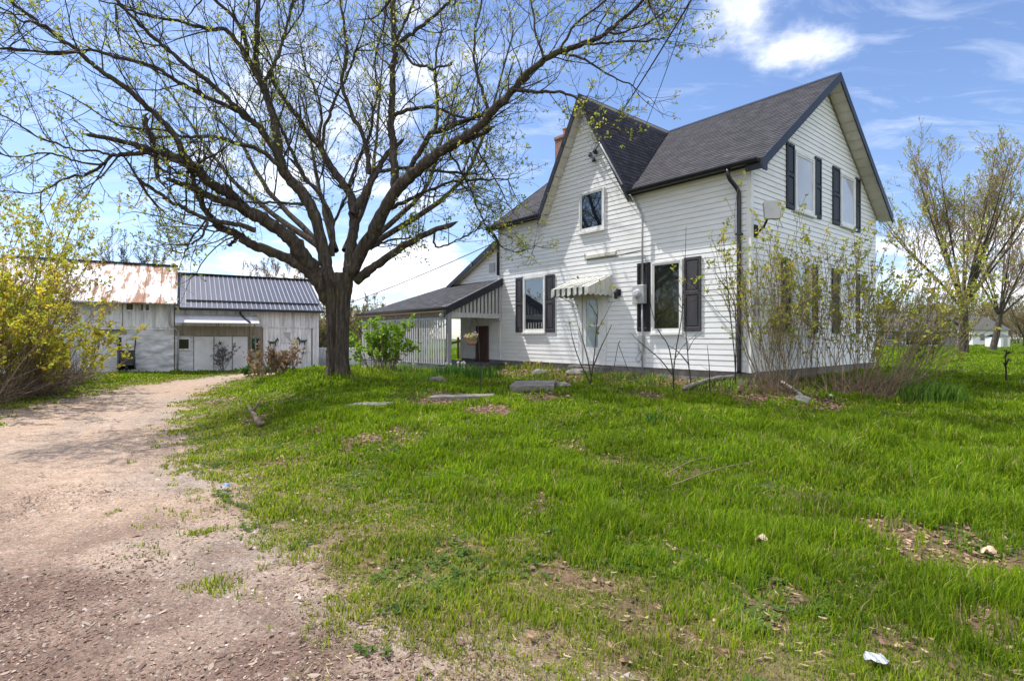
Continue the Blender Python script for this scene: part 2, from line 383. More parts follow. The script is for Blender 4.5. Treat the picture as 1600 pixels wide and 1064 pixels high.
C=mixc(C,chips*1.2,np.clip(.5*sst(.6,.85,n_c)*sst(-.8,0,SD),0,.6))
G=mixc(np.broadcast_to(thatch,GX.shape+(3,)),np.broadcast_to(moss,GX.shape+(3,)),sst(.3,.7,n_b))
G=mixc(G,np.array([.19,.15,.075]),.8*(1-sst(.8,3.0,SD))*(.4+.6*n_c))
G=mixc(G,leafy,BARE*(.6+.4*n_c))
edge=1-sst(-.1,.6,SD+.35*fnoise(GX,GY,3.1))
G=mixc(G,dirt*.82,edge*.9)
G=mixc(G,np.array([.07,.13,.02]),sst(18,40,R))
isdrive=(SD[:-1,:-1]+SD[1:,:-1]+SD[:-1,1:]+SD[1:,1:])/4<0
na,nr=GX.shape
ii,jj=np.meshgrid(np.arange(na-1),np.arange(nr-1),indexing='ij')
def grid_obj(name,mask,cols,m):
    i=ii[mask]; j=jj[mask]; q=np.stack([i*nr+j,(i+1)*nr+j,(i+1)*nr+j+1,i*nr+j+1],-1)
    used=np.unique(q); mp=np.full(na*nr,-1); mp[used]=np.arange(len(used))
    V=np.stack([GX,GY,GZ],-1).reshape(-1,3)[used]
    return mesh_np(name,V,mp[q][:, ::-1],m=m,cols=cols.reshape(-1,3)[used],smooth=True)
tag(grid_obj('lawn',~isdrive,G,M['soil']),kind='structure')
tag(grid_obj('driveway',isdrive,C,M['dirt']),kind='structure')

# ------------------------------------------------------------------ grass: blades in tufts, one object
slabs=[]     # (polygon of ground points) kept clear of grass; filled below
def quad_g(pts): return np.array([gp(*p)[:2] for p in pts])
SL1=quad_g([(542,638),(612,637),(616,629),(556,630)]); SL2=quad_g([(668,627),(772,623),(774,616),(676,620)])
STEP=quad_g([(796,614),(866,612),(868,600),(806,602)])
slabs=[SL1,SL2,STEP]
def grass_blades():
    P=[];H=[];W=[];Cc=[]
    bands=[(1.9,3.4,1900),(3.4,5,1450),(5,7.5,760),(7.5,11,460),(11,16,250),(16,24,130),(24,40,60),(40,75,12)]
    for y0,y1,den in bands:
        xm=1.08*y1+1.2
        n=int(den*(y1-y0)*2*xm)
        X=rng.uniform(-xm,xm,n); Y=rng.uniform(y0,y1,n)
        k=np.abs(X)<1.05*Y+1.2; X,Y=X[k],Y[k]
        sd=sd_poly(DR,X,Y)+.16*fnoise(X,Y,2.3)+.10*fnoise(X+5,Y,7.)
        # how thick the grass stands here
        edge=sst(-.55,.40,sd+.30*fnoise(X,Y,2.6)+.26*fnoise(X+7,Y,6.5))
        wear=1-.38*sst(.42,.75,.5+.5*fnoise(X-4,Y,3.7))*(1-sst(4.5,7.5,Y))
        p=edge**1.3*wear*(1-.93*bare(X,Y))
        p=np.where(sd<-.75,0,p)
        hx,hy=to_house(X,Y); p=np.where((hx>-15.6)&(hx<0)&(hy>-2.25)&(hy<8.2)&((hx<-8.8)|(hy>0)),0,p)
        # thinner where the leaning scrub and barn stand
        for s in slabs: p=np.where(sd_poly(s,X,Y)<.02,0,p)
        k=rng.random(len(X))<p; X,Y,sd=X[k],Y[k],sd[k]
        # tall where uncut: right of the lawn and around the maple
        tall=sst(.4,2.4,sd)*(.55+.45*sst(-.4,.5,fnoise(X,Y,.9)))
        h=.042+.056*tall+.055*sst(2.0,5.5,X)*(1-sst(7,10,Y))+.05*np.exp(-((X+4.6)**2+(Y-14.6)**2)/1.5)
        h=h*rng.uniform(.55,1.35,len(X))*(.62+.75*sst(-.5,.6,fnoise(X+2,Y+6,3.3)))
        nb=6 if y1<12 else 4
        X=np.repeat(X,nb)+rng.normal(0,.018 if y1<8 else .035,len(X)*nb); Y=np.repeat(Y,nb)+rng.normal(0,.018 if y1<8 else .035,len(Y)*nb)
        h=np.repeat(h,nb)*rng.uniform(.55,1.25,len(X))
        P.append(np.stack([X,Y],-1)); H.append(h); W.append(np.maximum(.0024,.0009*Y)*rng.uniform(.7,1.4,len(X)))
    P=np.concatenate(P); H=np.concatenate(H); W=np.concatenate(W); n=len(P)
    Z=gz(P[:,0],P[:,1])-.006
    th=rng.uniform(0,2*np.pi,n); lean=rng.gamma(2.,.20,n)*H; la=rng.normal(.6,1.6,n)
    sx,sy=np.cos(th)*W,np.sin(th)*W
    lx,ly=np.cos(la)*lean,np.sin(la)*lean
    V=np.empty((n,5,3),np.float32)
    b=np.stack([P[:,0],P[:,1],Z],-1)
    s=np.stack([sx,sy,0*sx],-1)
    mid=b+np.stack([lx*.35,ly*.35,H*.6],-1); tip=b+np.stack([lx,ly,H*np.sqrt(np.clip(1-(lean/(H+1e-6))**2*.35,.15,1))],-1)
    V[:,0]=b-s; V[:,1]=b+s; V[:,2]=mid+s*.8; V[:,3]=mid-s*.8; V[:,4]=tip
    i=np.arange(n)[:,None]*5
    q=i+np.array([0,1,2,3]); t=i+np.array([3,2,4])
    pal=np.array([[.20,.31,.008],[.145,.25,.007],[.27,.37,.012],[.10,.19,.009],[.36,.41,.03],[.44,.37,.17]])
    u=rng.random(n); big=.5+.5*fnoise(P[:,0],P[:,1],.55); dry=(1-sst(.4,1.8,sd_poly(DR,P[:,0],P[:,1])))*.14+.03+.10*sst(.3,.8,fnoise(P[:,0]+8,P[:,1],1.7))
    kk=np.clip((u*3.2+big*1.3+.9*(1-sst(.3,2.2,sd_poly(DR,P[:,0],P[:,1])))).astype(int),0,4); kk=np.where(rng.random(n)<dry,5,kk)
    c=pal[kk]*rng.uniform(.8,1.2,n)[:,None]
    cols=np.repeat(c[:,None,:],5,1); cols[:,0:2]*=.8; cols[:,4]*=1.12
    print('grass blades',n)
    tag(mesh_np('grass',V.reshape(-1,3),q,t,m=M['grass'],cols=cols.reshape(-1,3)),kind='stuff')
grass_blades()

# ------------------------------------------------------------------ small loose stuff on the ground
def flakes(name, X,Y, size, pal, m, curl=.35, lift=.004, aspect=.6, zoff=None):
    n=len(X); Z=gz(X,Y)+lift
    if zoff is not None: Z=Z+zoff
    th=rng.uniform(0,6.28,n); size=np.broadcast_to(size,(n,))*rng.uniform(.6,1.5,n)
    d=np.stack([np.cos(th),np.sin(th),rng.normal(0,.25,n)],-1); e=np.stack([-np.sin(th),np.cos(th),rng.normal(0,.3,n)],-1)
    c=np.stack([X,Y,Z],-1); up=np.array([0,0,1.])
    V=np.empty((n,6,3))
    V[:,0]=c-d*size[:,None]*.5+up*(size*curl*rng.uniform(0,1,n))[:,None]; V[:,3]=c+d*size[:,None]*.5+up*(size*curl*rng.uniform(0,1,n))[:,None]
    w=(size*aspect*.5)[:,None]
    V[:,1]=c-d*size[:,None]*.18-e*w; V[:,2]=c+d*size[:,None]*.2-e*w; V[:,4]=c+d*size[:,None]*.2+e*w; V[:,5]=c-d*size[:,None]*.18+e*w
    V[:,[1,2,4,5],2]=np.maximum(V[:,[1,2,4,5],2],Z[:,None])
    i=np.arange(n)[:,None]*6
    q=np.concatenate([i+np.array([0,1,2,3]),i+np.array([0,3,4,5])])
    pal=np.array(pal); cc=pal[rng.integers(0,len(pal),n)]*rng.uniform(.7,1.3,n)[:,None]
    return tag(mesh_np(name,V.reshape(-1,3),q,m=m,cols=np.repeat(cc,6,0)),kind='stuff')
xs=[];ys=[]
for x,y,r,s in PATCHW:
    n=int(min(260,260*s*r*r*2.2)); xs.append(rng.normal(x,r*.55,n)); ys.append(rng.normal(y,r*.55,n))
hx_=rng.uniform(-9,4,5200); hy_=-rng.gamma(2.,.62,5200)*np.where(hx_<-3.2,1.5,1.)
w=np.array([house_w(a,b)[:2] for a,b in zip(hx_,hy_)]); xs.append(w[:,0]); ys.append(w[:,1])
X=rng.uniform(-3,7,500); Y=rng.uniform(2.3,9,500); xs.append(X); ys.append(Y)
xs=np.concatenate(xs); ys=np.concatenate(ys); k=(d_house(xs,ys)>.05)&(ys>1.5); xs,ys=xs[k],ys[k]
k=sd_poly(DR,xs,ys)>-.6; xs,ys=xs[k],ys[k]
flakes('fallen_leaves',xs,ys,.024+.0022*ys,[[.25,.15,.10],[.33,.22,.14],[.16,.09,.065],[.30,.22,.13],[.20,.11,.09],[.12,.075,.055]],M['litter'],zoff=.005+.02*rng.random(len(xs)))
# dead grass stalks lying in the thin turf
n=9000; Y=1.9+8*rng.random(n)**1.3; X=rng.uniform(-.75,1.0,n)*Y
sd=sd_poly(DR,X,Y)+.2*fnoise(X,Y,2.6); k=(sd>-.45)&(rng.random(n)<np.clip(1.0-.30*sd+.8*bare(X,Y),.10,1)); X,Y=X[k],Y[k]
flakes('dead_grass',X,Y,.040,[[.34,.27,.15],[.26,.20,.11],[.40,.32,.19],[.20,.14,.08]],M['litter'],curl=.22,aspect=.075,lift=.006,zoff=.012*rng.random(len(X)))
# low broad-leaved weeds and clover between the grass, thickest along the worn side
def rosettes(n):
    Y=2.2+13*rng.random(n)**1.4; X=rng.uniform(-.62,1.0,n)*Y
    sd=sd_poly(DR,X,Y)+.2*fnoise(X,Y,3.)
    k=(sd>.0)&(d_house(X,Y)>.3)&(fnoise(X+3,Y-2,1.9)+.5*fnoise(X,Y,5.)+.25*(1-sst(0,3,sd))>.42); X,Y=X[k],Y[k]
    for sl in slabs: q=sd_poly(sl,X,Y)>.03; X,Y=X[q],Y[q]
    m=7; n=len(X); Xr=np.repeat(X,m); Yr=np.repeat(Y,m); th=np.tile(np.arange(m)*6.283/m,n)+np.repeat(rng.uniform(0,6,n),m)+rng.normal(0,.25,n*m)
    L_=np.repeat(rng.uniform(.016,.042,n)*(1+.03*Y),m)*rng.uniform(.6,1.2,n*m); Z=gz(Xr,Yr)+.012
    d=np.stack([np.cos(th),np.sin(th),rng.uniform(.25,.9,n*m)],-1); e=np.stack([-np.sin(th),np.cos(th),0*th],-1)
    b=np.stack([Xr,Yr,Z],-1); V=np.empty((n*m,5,3)); V[:,0]=b; V[:,1]=b+d*(L_*.6)[:,None]+e*(L_*.24)[:,None]; V[:,3]=b+d*(L_*.6)[:,None]-e*(L_*.24)[:,None]; V[:,2]=b+d*L_[:,None]*np.array([1,1,.7]); V[:,4]=b+d*(L_*.55)[:,None]-np.array([0,0,.004])
    i=np.arange(n*m)[:,None]*5; t=np.concatenate([i+np.array([0,4,1]),i+np.array([1,4,2]),i+np.array([2,4,3]),i+np.array([3,4,0])])
    c=np.array([[.10,.19,.03],[.075,.15,.03],[.14,.21,.05],[.16,.24,.035]])[np.repeat(rng.integers(0,4,n),m)]*rng.uniform(.8,1.2,n*m)[:,None]
    tag(mesh_np('ground_cover',V.reshape(-1,3),None,t,m=M['grass'],cols=np.repeat(c,5,0)),kind='stuff')
rosettes(17000)
# wood chips, twiglets and pebbles on the drive
def stones(name,X,Y,size,pal,m):
    n=len(X); base=np.array([[1,0,0],[0,1,0],[-1,0,0],[0,-1,0],[0,0,.75],[.7,.7,-.3]])
    fc=np.array([[0,1,4],[1,2,4],[2,3,4],[3,0,4]])
    th=rng.uniform(0,6.28,n); s=size*rng.uniform(.5,1.6,n)
    st=rng.uniform(.5,1.0,(n,1,1))
    B=base[None,:5]*np.concatenate([np.ones((n,5,1)),np.broadcast_to(st,(n,5,1)),np.broadcast_to(rng.uniform(.4,.9,(n,1,1)),(n,5,1))],-1)*(1+rng.normal(0,.2,(n,5,3)))
    c,sn=np.cos(th)[:,None],np.sin(th)[:,None]
    V=np.stack([B[...,0]*c-B[...,1]*sn,B[...,0]*sn+B[...,1]*c,B[...,2]],-1)*s[:,None,None]
    V+=np.stack([X,Y,gz(X,Y)-.15*s],-1)[:,None]
    i=np.arange(n)[:,None,None]*5
    cc=np.array(pal)[rng.integers(0,len(pal),n)]*rng.uniform(.75,1.25,n)[:,None]
    return tag(mesh_np(name,V.reshape(-1,3),None,(i+fc[None]).reshape(-1,3),m=m,cols=np.repeat(cc,5,0)),kind='stuff')
n=42000; Y=1.9+13*rng.random(n)**2.0; X=rng.uniform(-1.08,.45,n)*Y*1.0
sd=sd_poly(DR,X,Y); k=(sd<.5)&((fnoise(X,Y,1.5)+.4*fnoise(X,Y,4.)>-.15)|(rng.random(n)<.3)); X,Y=X[k],Y[k]
stones('gravel',X,Y,(.0045+.0008*Y)*rng.lognormal(0,.45,len(X)),[[.33,.29,.26],[.24,.20,.18],[.42,.37,.33],[.19,.14,.12]],M['litter'])
n=34000; Y=1.9+4.6*rng.random(n)**1.3; X=rng.uniform(-1.05,.15,n)*Y
sd=sd_poly(DR,X,Y); k=(sd<.2)&(fnoise(X+1,Y,1.6)*1.0+rng.normal(0,.35,n)>.0+.5*(Y-3.6)/2); X,Y=X[k],Y[k]
flakes('wood_chips',X,Y,.0155*rng.lognormal(0,.42,len(X)),[[.20,.125,.095],[.28,.19,.14],[.12,.075,.06],[.36,.28,.22],[.16,.10,.08]],M['litter'],curl=.2,aspect=.38,lift=.003)

# ------------------------------------------------------------------ path slabs, step, rocks
def slab(name, poly, top, thick, m, label=None, cat=None, kind=None, jag=.02):
    mb=MB(); c=poly.mean(0); pts=[]
    for i in range(len(poly)):
        a,b=poly[i],poly[(i+1)%len(poly)]
        for t in (0,.33,.66): pts.append(a+(b-a)*t+rng.normal(0,jag,2))
    z=float(np.max(gz(poly[:,0],poly[:,1])))+top
    mb.prism([(p[0],p[1],z-thick) for p in pts],(0,0,thick))
    return tag(mb.build(name,m,bevel=.008),label,cat,kind=kind)
slab('stone_path',SL1,.02,.12,M['concrete'],kind='structure'); slab('stone_path',SL2,.02,.12,M['concrete'],kind='structure')
slab('concrete_step',STEP,.09,.35,M['concrete'],'weathered concrete step block in the planting bed below the front door','step',jag=.01)
def rock(px,py,s,label,m='stone',sq=(1,.8,.55),group=None):
    import bmesh
    p=gp(px,py); bm=bmesh.new(); bmesh.ops.create_icosphere(bm,subdivisions=3,radius=1)
    sd=rng.uniform(0,100)
    from mathutils import noise
    for v in bm.verts:
        q=v.co.copy(); k=1+.28*noise.noise(q*1.3+Vector((sd,0,0)))+.10*noise.noise(q*3.5+Vector((0,sd,0)))
        v.co=Vector((q.x*sq[0],q.y*sq[1],q.z*sq[2]))*k*s
    me=bpy.data.meshes.new('rock'); bm.to_mesh(me); bm.free(); me.materials.append(M[m])
    o=bpy.data.objects.new('rock',me); COL.objects.link(o); o.location=(p[0],p[1],p[2]+s*sq[2]*.25); o.rotation_euler=(0,0,rng.uniform(0,6))
    return tag(o,label,'rock',group)
rock(684,597,.28,'pale flat rock at the foot of the porch corner post',sq=(1,.7,.4))
rock(842,586,.24,'dark mossy rock behind the concrete step')
rock(905,584,.34,'low flat stone in the bed left of the front door',sq=(1.2,.8,.35))
rock(1255,628,.2,'grey rounded rock in grass between the two lilac clumps',sq=(1.2,.8,.5))
rock(1298,621,.09,'small white rock under the big lilac clump',m='white')
rock(880,603,.2,'small stone at right end of the concrete step',sq=(1.1,.8,.4))
# ------------------------------------------------------------------ farmhouse (local x to the right along the front, y into the house, z up from the sill)
L,D,HS=9.0,8.2,4.6
house=empty('farmhouse',(HX,HY,HZ),-PSI,'white clapboard farmhouse with steep dark shingle roofs and a front gable','house')
v3=lambda *a: np.array(a,float)
FR=(v3(0,0,0),v3(1,0,0),v3(0,0,1),v3(0,-1,0))        # front wall, u = x
SR=(v3(0,0,0),v3(0,1,0),v3(0,0,1),v3(1,0,0))         # right gable wall, u = y
def urange(poly,v):
    xs=[]
    n=len(poly)
    for i in range(n):
        (u0,v0),(u1,v1)=poly[i],poly[(i+1)%n]
        if abs(v1-v0)<1e-9:
            if abs(v-v0)<1e-6: xs+=[u0,u1]
            continue
        t=(v-v0)/(v1-v0)
        if -1e-6<=t<=1+1e-6: xs.append(u0+(u1-u0)*t)
    return (min(xs),max(xs)) if xs else None
def coursed(mb,fr,poly,h,lip,vstart=0.,mi=0,gap=0.):
    """lapped courses (clapboards or shingles) over a convex polygon"""
    O,U,V,Nn=fr; vs=[p[1] for p in poly]; v0=min(vs); v1=max(vs)
    k=math.floor((v0-vstart)/h); v=vstart+k*h
    P=lambda u,vv,n: O+U*u+V*vv+Nn*n
    brk=sorted(set(vs))
    while v<v1-1e-6:
        a=max(v,v0); e=min(v+h,v1); lp=lip*rng.uniform(.75,1.3) if gap else lip
        cuts=[a]+[b for b in brk if a+1e-6<b<e-1e-6]+[e]
        if gap and e>a+gap*1.5 and e==v+h: cuts=[c for c in cuts[:-1] if c<e-gap]+[e-gap,e]
        for ca,cb in zip(cuts[:-1],cuts[1:]):
            ra=urange(poly,ca+1e-5); rb=urange(poly,cb-1e-5)
            if not ra or not rb: continue
            la=lp*(1-(ca-v)/h)+.0008; lb=lp*(1-(cb-v)/h)+.0008
            if gap and ca>=v+h-gap-1e-6:          # the open lap under the next board
                mb.poly([P(ra[0],ca,la),P(ra[1],ca,la),P(ra[1],ca,-.014),P(ra[0],ca,-.014)],mi,[(ra[0],ca)]*4)
                la=lb=-.014
            mb.poly([P(ra[0],ca,la),P(ra[1],ca,la),P(rb[1],cb,lb),P(rb[0],cb,lb)],mi,[(ra[0],ca),(ra[1],ca),(rb[1],cb),(rb[0],cb)])
            if ca==a: mb.poly([P(ra[0],ca,-.016 if gap else -.002),P(ra[1],ca,-.016 if gap else -.002),P(ra[1],ca,la),P(ra[0],ca,la)],mi,[(ra[0],ca)]*4)
        v+=h
SH=.127
gA,gS=-4.9,1.8                       # front gable: centre x, slope
mb=MB(); coursed(mb,FR,[(-L,0),(0,0),(0,HS),(-L,HS)],SH,.0075,gap=.021)
ga=7.50; hw=(ga-HS)/gS
coursed(mb,FR,[(gA-hw,HS),(gA+hw,HS),(gA,ga)],SH,.0075,gap=.021)
mb.build('front_wall',M['siding'],house,merge=False)
mb=MB(); coursed(mb,SR,[(0,0),(D,0),(D,HS),(0,HS)],SH,.0075,gap=.021)
coursed(mb,SR,[(0,HS),(D,HS),(D/2,7.52)],SH,.0075,gap=.021)
mb.build('side_wall',M['siding'],house,merge=False)
mb=MB(); LW=(v3(-L,D,0),v3(0,-1,0),v3(0,0,1),v3(-1,0,0)); BW=(v3(0,D,0),v3(-1,0,0),v3(0,0,1),v3(0,1,0))
coursed(mb,LW,[(0,0),(D,0),(D,HS),(0,HS)],SH,.0075,gap=.021); coursed(mb,LW,[(0,HS),(D,HS),(D/2,7.52)],SH,.0075,gap=.021); coursed(mb,BW,[(0,0),(L,0),(L,HS),(0,HS)],SH,.0075,gap=.021)
mb.build('rear_wall',M['siding'],house,merge=False)
mb=MB(); mb.box((-L+.03,.03,-.75),(-.03,D-.03,0)); mb.build('foundation',M['stone'],house)
# corner posts
mb=MB(); mb.box((-.085,-.022,-.01),(.022,.0,HS)); mb.box((0.0,.002,-.01),(.022,.09,HS)); mb.build('corner_post',M['white'],house)
mb=MB(); mb.box((-L-.02,-.022,0),(-L+.09,.0,HS)); mb.build('corner_post',M['white'],house)

# ---- roofs
PK=7.78; SL=(PK-4.8)/(D/2)           # main slope
RO,EO=.38,.24
def roof_plane(mb,pts,n_thick=.13,course=.14,slab_mi=1):
    """lapped shingles over a slab: pts convex polygon in 3D, first edge is the eave"""
    P=[np.array(p,float) for p in pts]
    U=P[1]-P[0]; U/=np.linalg.norm(U); nn=np.cross(U,P[-1]-P[0]); nn/=np.linalg.norm(nn)
    if nn[2]<0: nn=-nn
    V=np.cross(nn,U)
    if V[2]<0: V=-V
    O=P[0]; poly=[((p-O)@U,(p-O)@V) for p in P]
    coursed(mb,(O,U,V,nn),poly,course,.009,vstart=min(p[1] for p in poly),mi=0)
    Q=[p-nn*n_thick for p in P]
    mb.poly(Q[::-1],slab_mi)
    for i in range(len(P)): mb.poly([Q[i],Q[(i+1)%len(P)],P[(i+1)%len(P)],P[i]],2)
ze=PK-SL*(D/2+EO)
zv=ze; wv=(PK-zv)/gS
xr=RO; xl=-L-.30
RM=[M['shingle'],M['soffit'],M['fascia']]
mb=MB()
roof_plane(mb,[(gA+wv,-EO,ze),(xr,-EO,ze),(xr,D/2,PK),(gA,D/2,PK)])
roof_plane(mb,[(xl,-EO,ze),(gA-wv,-EO,ze),(gA,D/2,PK),(xl,D/2,PK)])
roof_plane(mb,[(xr,D+EO,ze),(xl,D+EO,ze),(xl,D/2,PK),(xr,D/2,PK)])
main_roof=mb.build('roof',RM,house,merge=False)
GO=.30
mb=MB()
for s in (1,-1):
    roof_plane(mb,[(gA+s*wv,-GO,zv),(gA+s*wv,-EO,zv),(gA,D/2,PK),(gA,-GO,PK)] if s>0 else [(gA-wv,-EO,zv),(gA-wv,-GO,zv),(gA,-GO,PK),(gA,D/2,PK)])
gable_roof=mb.build('gable_roof',RM,house,merge=False)
def vcap(a,b,side,sl,parent):
    a=np.array(a,float); b=np.array(b,float); s=np.array(side,float); mb=MB(); up=v3(0,0,.022)
    for q in (s,-s):
        d=q*.13-v3(0,0,.13*sl); mb.hexa([a-up*.3,b-up*.3,b+d-up*.3,a+d-up*.3,a+up,b+up,b+d+up,a+d+up])
    mb.build('ridge_cap',M['black'],parent)
vcap((xl,D/2,PK+.008),(xr+.01,D/2,PK+.008),(0,1,0),SL,main_roof); vcap((gA,-GO-.01,PK+.008),(gA,D/2,PK+.008),(1,0,0),gS,gable_roof)
# rake boards
def rake(mb,p,q,h,t,nrm):
    p=np.array(p,float); q=np.array(q,float); nrm=np.array(nrm,float)
    mb.hexa([p-v3(0,0,h),q-v3(0,0,h),q-v3(0,0,h)+nrm*t,p-v3(0,0,h)+nrm*t,p,q,q+nrm*t,p+nrm*t])
mb=MB()
zk=.24
for sgn,y0 in ((1,-EO-.02),(-1,D+EO+.02)):
    rake(mb,(xr+.002,y0,ze+.02-SL*.02),(xr+.002,D/2,PK+.03),zk,.03,(1,0,0))
    rake(mb,(xl-.032,y0,ze+.02-SL*.02),(xl-.032,D/2,PK+.03),zk,.03,(1,0,0))
mb.box((xr-.36,-EO-.045,ze-.235),(xr+.034,-EO-.022,ze+.0)); mb.box((xr-.0,-EO-.022,ze-.25),(xr+.033,-EO+.16,ze-.05))
mb.build('rake_board',M['fascia'],house)
mb=MB()
for s in (1,-1): rake(mb,(gA+s*(wv+.012),-GO-.03,zv+.01),(gA,-GO-.03,PK+.035),.30,.028,(0,1,0))
mb.build('rake_board',M['fascia'],house)
# soffits under the eaves (closed boxes back to the wall)
for a,b in (((gA+wv-.05,-EO-.02,HS-.03),(-.001,-.012,HS)),((xl,-EO-.02,HS-.03),(gA-wv+.05,-.012,HS)),((.024,-EO-.02,HS-.03),(xr,.12,HS))):
    mb=MB(); mb.box(a,b); mb.build('soffit',M['soffit'],house)
# frieze / inner soffit strips of the gables with panel joints
mb=MB()
def rake_soffit(mb,p,q,wdir,w,n):
    """panels of a sloped soffit from p to q, width w along wdir, small gaps between"""
    p=np.array(p,float);q=np.array(q,float);wd=np.array(wdir,float)*w
    for i in range(n):
        a=p+(q-p)*(i/n+.004); b=p+(q-p)*((i+1)/n-.004)
        mb.poly([a,b,b+wd,a+wd])
for s,y0 in ((1,-EO),(-1,D+EO)):
    mb=MB(); rake_soffit(mb,(.026,y0,ze-.175),(.026,D/2,PK-.178),(1,0,0),RO-.03,16); mb.build('soffit',M['soffit'],house,merge=False)
for s in (1,-1):
    mb=MB(); rake_soffit(mb,(gA+s*wv*.99,-.010,zv-.275),(gA,-.010,PK-.30),(0,-1,0),GO-.02,12); mb.build('soffit',M['soffit'],house,merge=False)
# gutters and downspouts
def gutter(name,x0,x1,y,z,parent=None):
    mb=MB(); pr=[(-.0,0),(-.0,-.10),(-.07,-.10),(-.115,-.035),(-.115,0),(-.105,0),(-.065,-.088),(-.01,-.09),(-.01,0)]
    mb.prism([(x0,y+a,z+b) for a,b in pr],(x1-x0,0,0)); return mb.build(name,M['black'],parent or house)
gutter('gutter',gA+wv-.02,xr-.05,-EO-.047,ze+.01); gutter('gutter',xl+.02,gA-wv+.02,-EO-.047,ze+.01)
for a,b in ((gA+wv-.02,xr-.36),(xl,gA-wv+.02)):
    mb=MB(); mb.box((a,-EO-.046,HS-.045),(b,-EO-.004,ze-.012)); mb.build('fascia',M['fascia'],house)
def downspout(pts,m='black',w=.075,parent=None,name='downspout'):
    mb=MB(); 
    for a,b in zip(pts[:-1],pts[1:]): mb.bar(a,b,w,w*.8,up=(0,1,.01))
    return mb.build(name,M[m],parent or house)
def smooth_pipe(pts,r,m,name,parent=None,n=10):
    mb=MB(); mb.tube(pts,r,n); return mb.build(name,M[m],parent or house,smooth=True)
smooth_pipe([(-.36,-.33,ze-.08),(-.36,-.32,ze-.22),(-.34,-.26,ze-.32),(-.27,-.12,ze-.48),(-.245,-.065,ze-.58),(-.24,-.06,ze-.8),(-.24,-.06,.05),(-.24,-.07,-.03)],.048,'black','downspout')
smooth_pipe([(-9.05,-.30,ze-.08),(-9.05,-.28,ze-.2),(-9.0,-.15,ze-.36),(-8.98,-.07,ze-.5),(-8.98,-.06,ze-.7),(-8.98,-.06,2.95)],.045,'black','downspout')
for z in (3.1,):
    mb=MB(); mb.box((-.31,-.115,z-.02),(-.17,-.008,z+.02)); mb.build('downspout_strap',M['black'],house)

# ---- windows, shutters
def window(fr,u0,u1,v0,v1,glassm,name='window',casing=.05,sash=.045,depth=.05):
    w=MB(); c=casing
    w.fbox(fr,u0,u0+c,v0,v1,.001,depth); w.fbox(fr,u1-c,u1,v0,v1,.001,depth); w.fbox(fr,u0+c,u1-c,v1-c,v1,.001,depth-.002); w.fbox(fr,u0+c,u1-c,v0,v0+c,.001,depth-.002)
    wo=w.build(name,M['white'],house)
    s=MB(); a,b,d,e=u0+c,u1-c,v0+c,v1-c
    s.fbox(fr,a,a+sash,d,e,.001,.036); s.fbox(fr,b-sash,b,d,e,.001,.036); s.fbox(fr,a+sash,b-sash,e-sash,e,.001,.034); s.fbox(fr,a+sash,b-sash,d,d+sash*1.3,.001,.034)
    s.build('sash',M['white'],wo)
    g=MB(); P=lambda u,v: fr[0]+fr[1]*u+fr[2]*v+fr[3]*.018
    g.poly([P(a+sash-.003,d+sash-.003),P(b-sash+.003,d+sash-.003),P(b-sash+.003,e-sash+.003),P(a+sash-.003,e-sash+.003)]); g.build('pane',M[glassm],wo)
    l=MB(); l.fbox(fr,u0-.02,u1+.02,v0-.055,v0-.002,.001,.085); l.build('sill',M['white'],wo)
    return wo
def shutter(fr,u0,u1,v0,v1,m='shutter',split=.52):
    s=MB(); st=.055
    s.fbox(fr,u0,u1,v0,v1,.008,.020)
    s.fbox(fr,u0,u0+st,v0,v1,.021,.045); s.fbox(fr,u1-st,u1,v0,v1,.021,.045)
    vm=v0+(v1-v0)*split
    for a,b in ((v0,v0+.10),(vm-.045,vm+.045),(v1-.07,v1)): s.fbox(fr,u0+st,u1-st,a,b,.021,.043)
    for a,b in ((v0+.10,vm-.045),(vm+.045,v1-.07)): s.fbox(fr,u0+st+.035,u1-st-.035,a+.035,b-.035,.021,.034)
    return s.build('shutter',M[m],house,bevel=.004)
window(FR,-5.15,-4.19,3.85,5.02,'glass_sky')
window(FR,-7.67,-6.62,.95,2.75,'glass_sky')
window(FR,-2.62,-1.70,.90,2.72,'glass_dark')
shutter(FR,-8.06,-7.69,.96,2.77); shutter(FR,-6.60,-6.20,.95,2.75)
shutter(FR,-3.06,-2.64,.94,2.74,'shutter_dark'); shutter(FR,-1.66,-1.20,.93,2.73)
window(SR,2.22,3.36,3.95,5.42,'glass_pale'); window(SR,5.19,6.30,3.98,5.46,'glass_pale')
for a,b in ((1.74,2.17),(3.42,3.82),(4.62,5.12),(6.36,6.74)): shutter(SR,a,b,3.93,5.53,'shutter_dark')
window(SR,1.99,3.17,.88,2.68,'glass_pale'); window(SR,5.13,6.30,.90,2.66,'glass_pale')
for a,b in ((1.47,1.93),(3.23,3.60),(4.58,5.07),(6.36,6.70)): shutter(SR,a,b,.90,2.70,'shutter_dark')

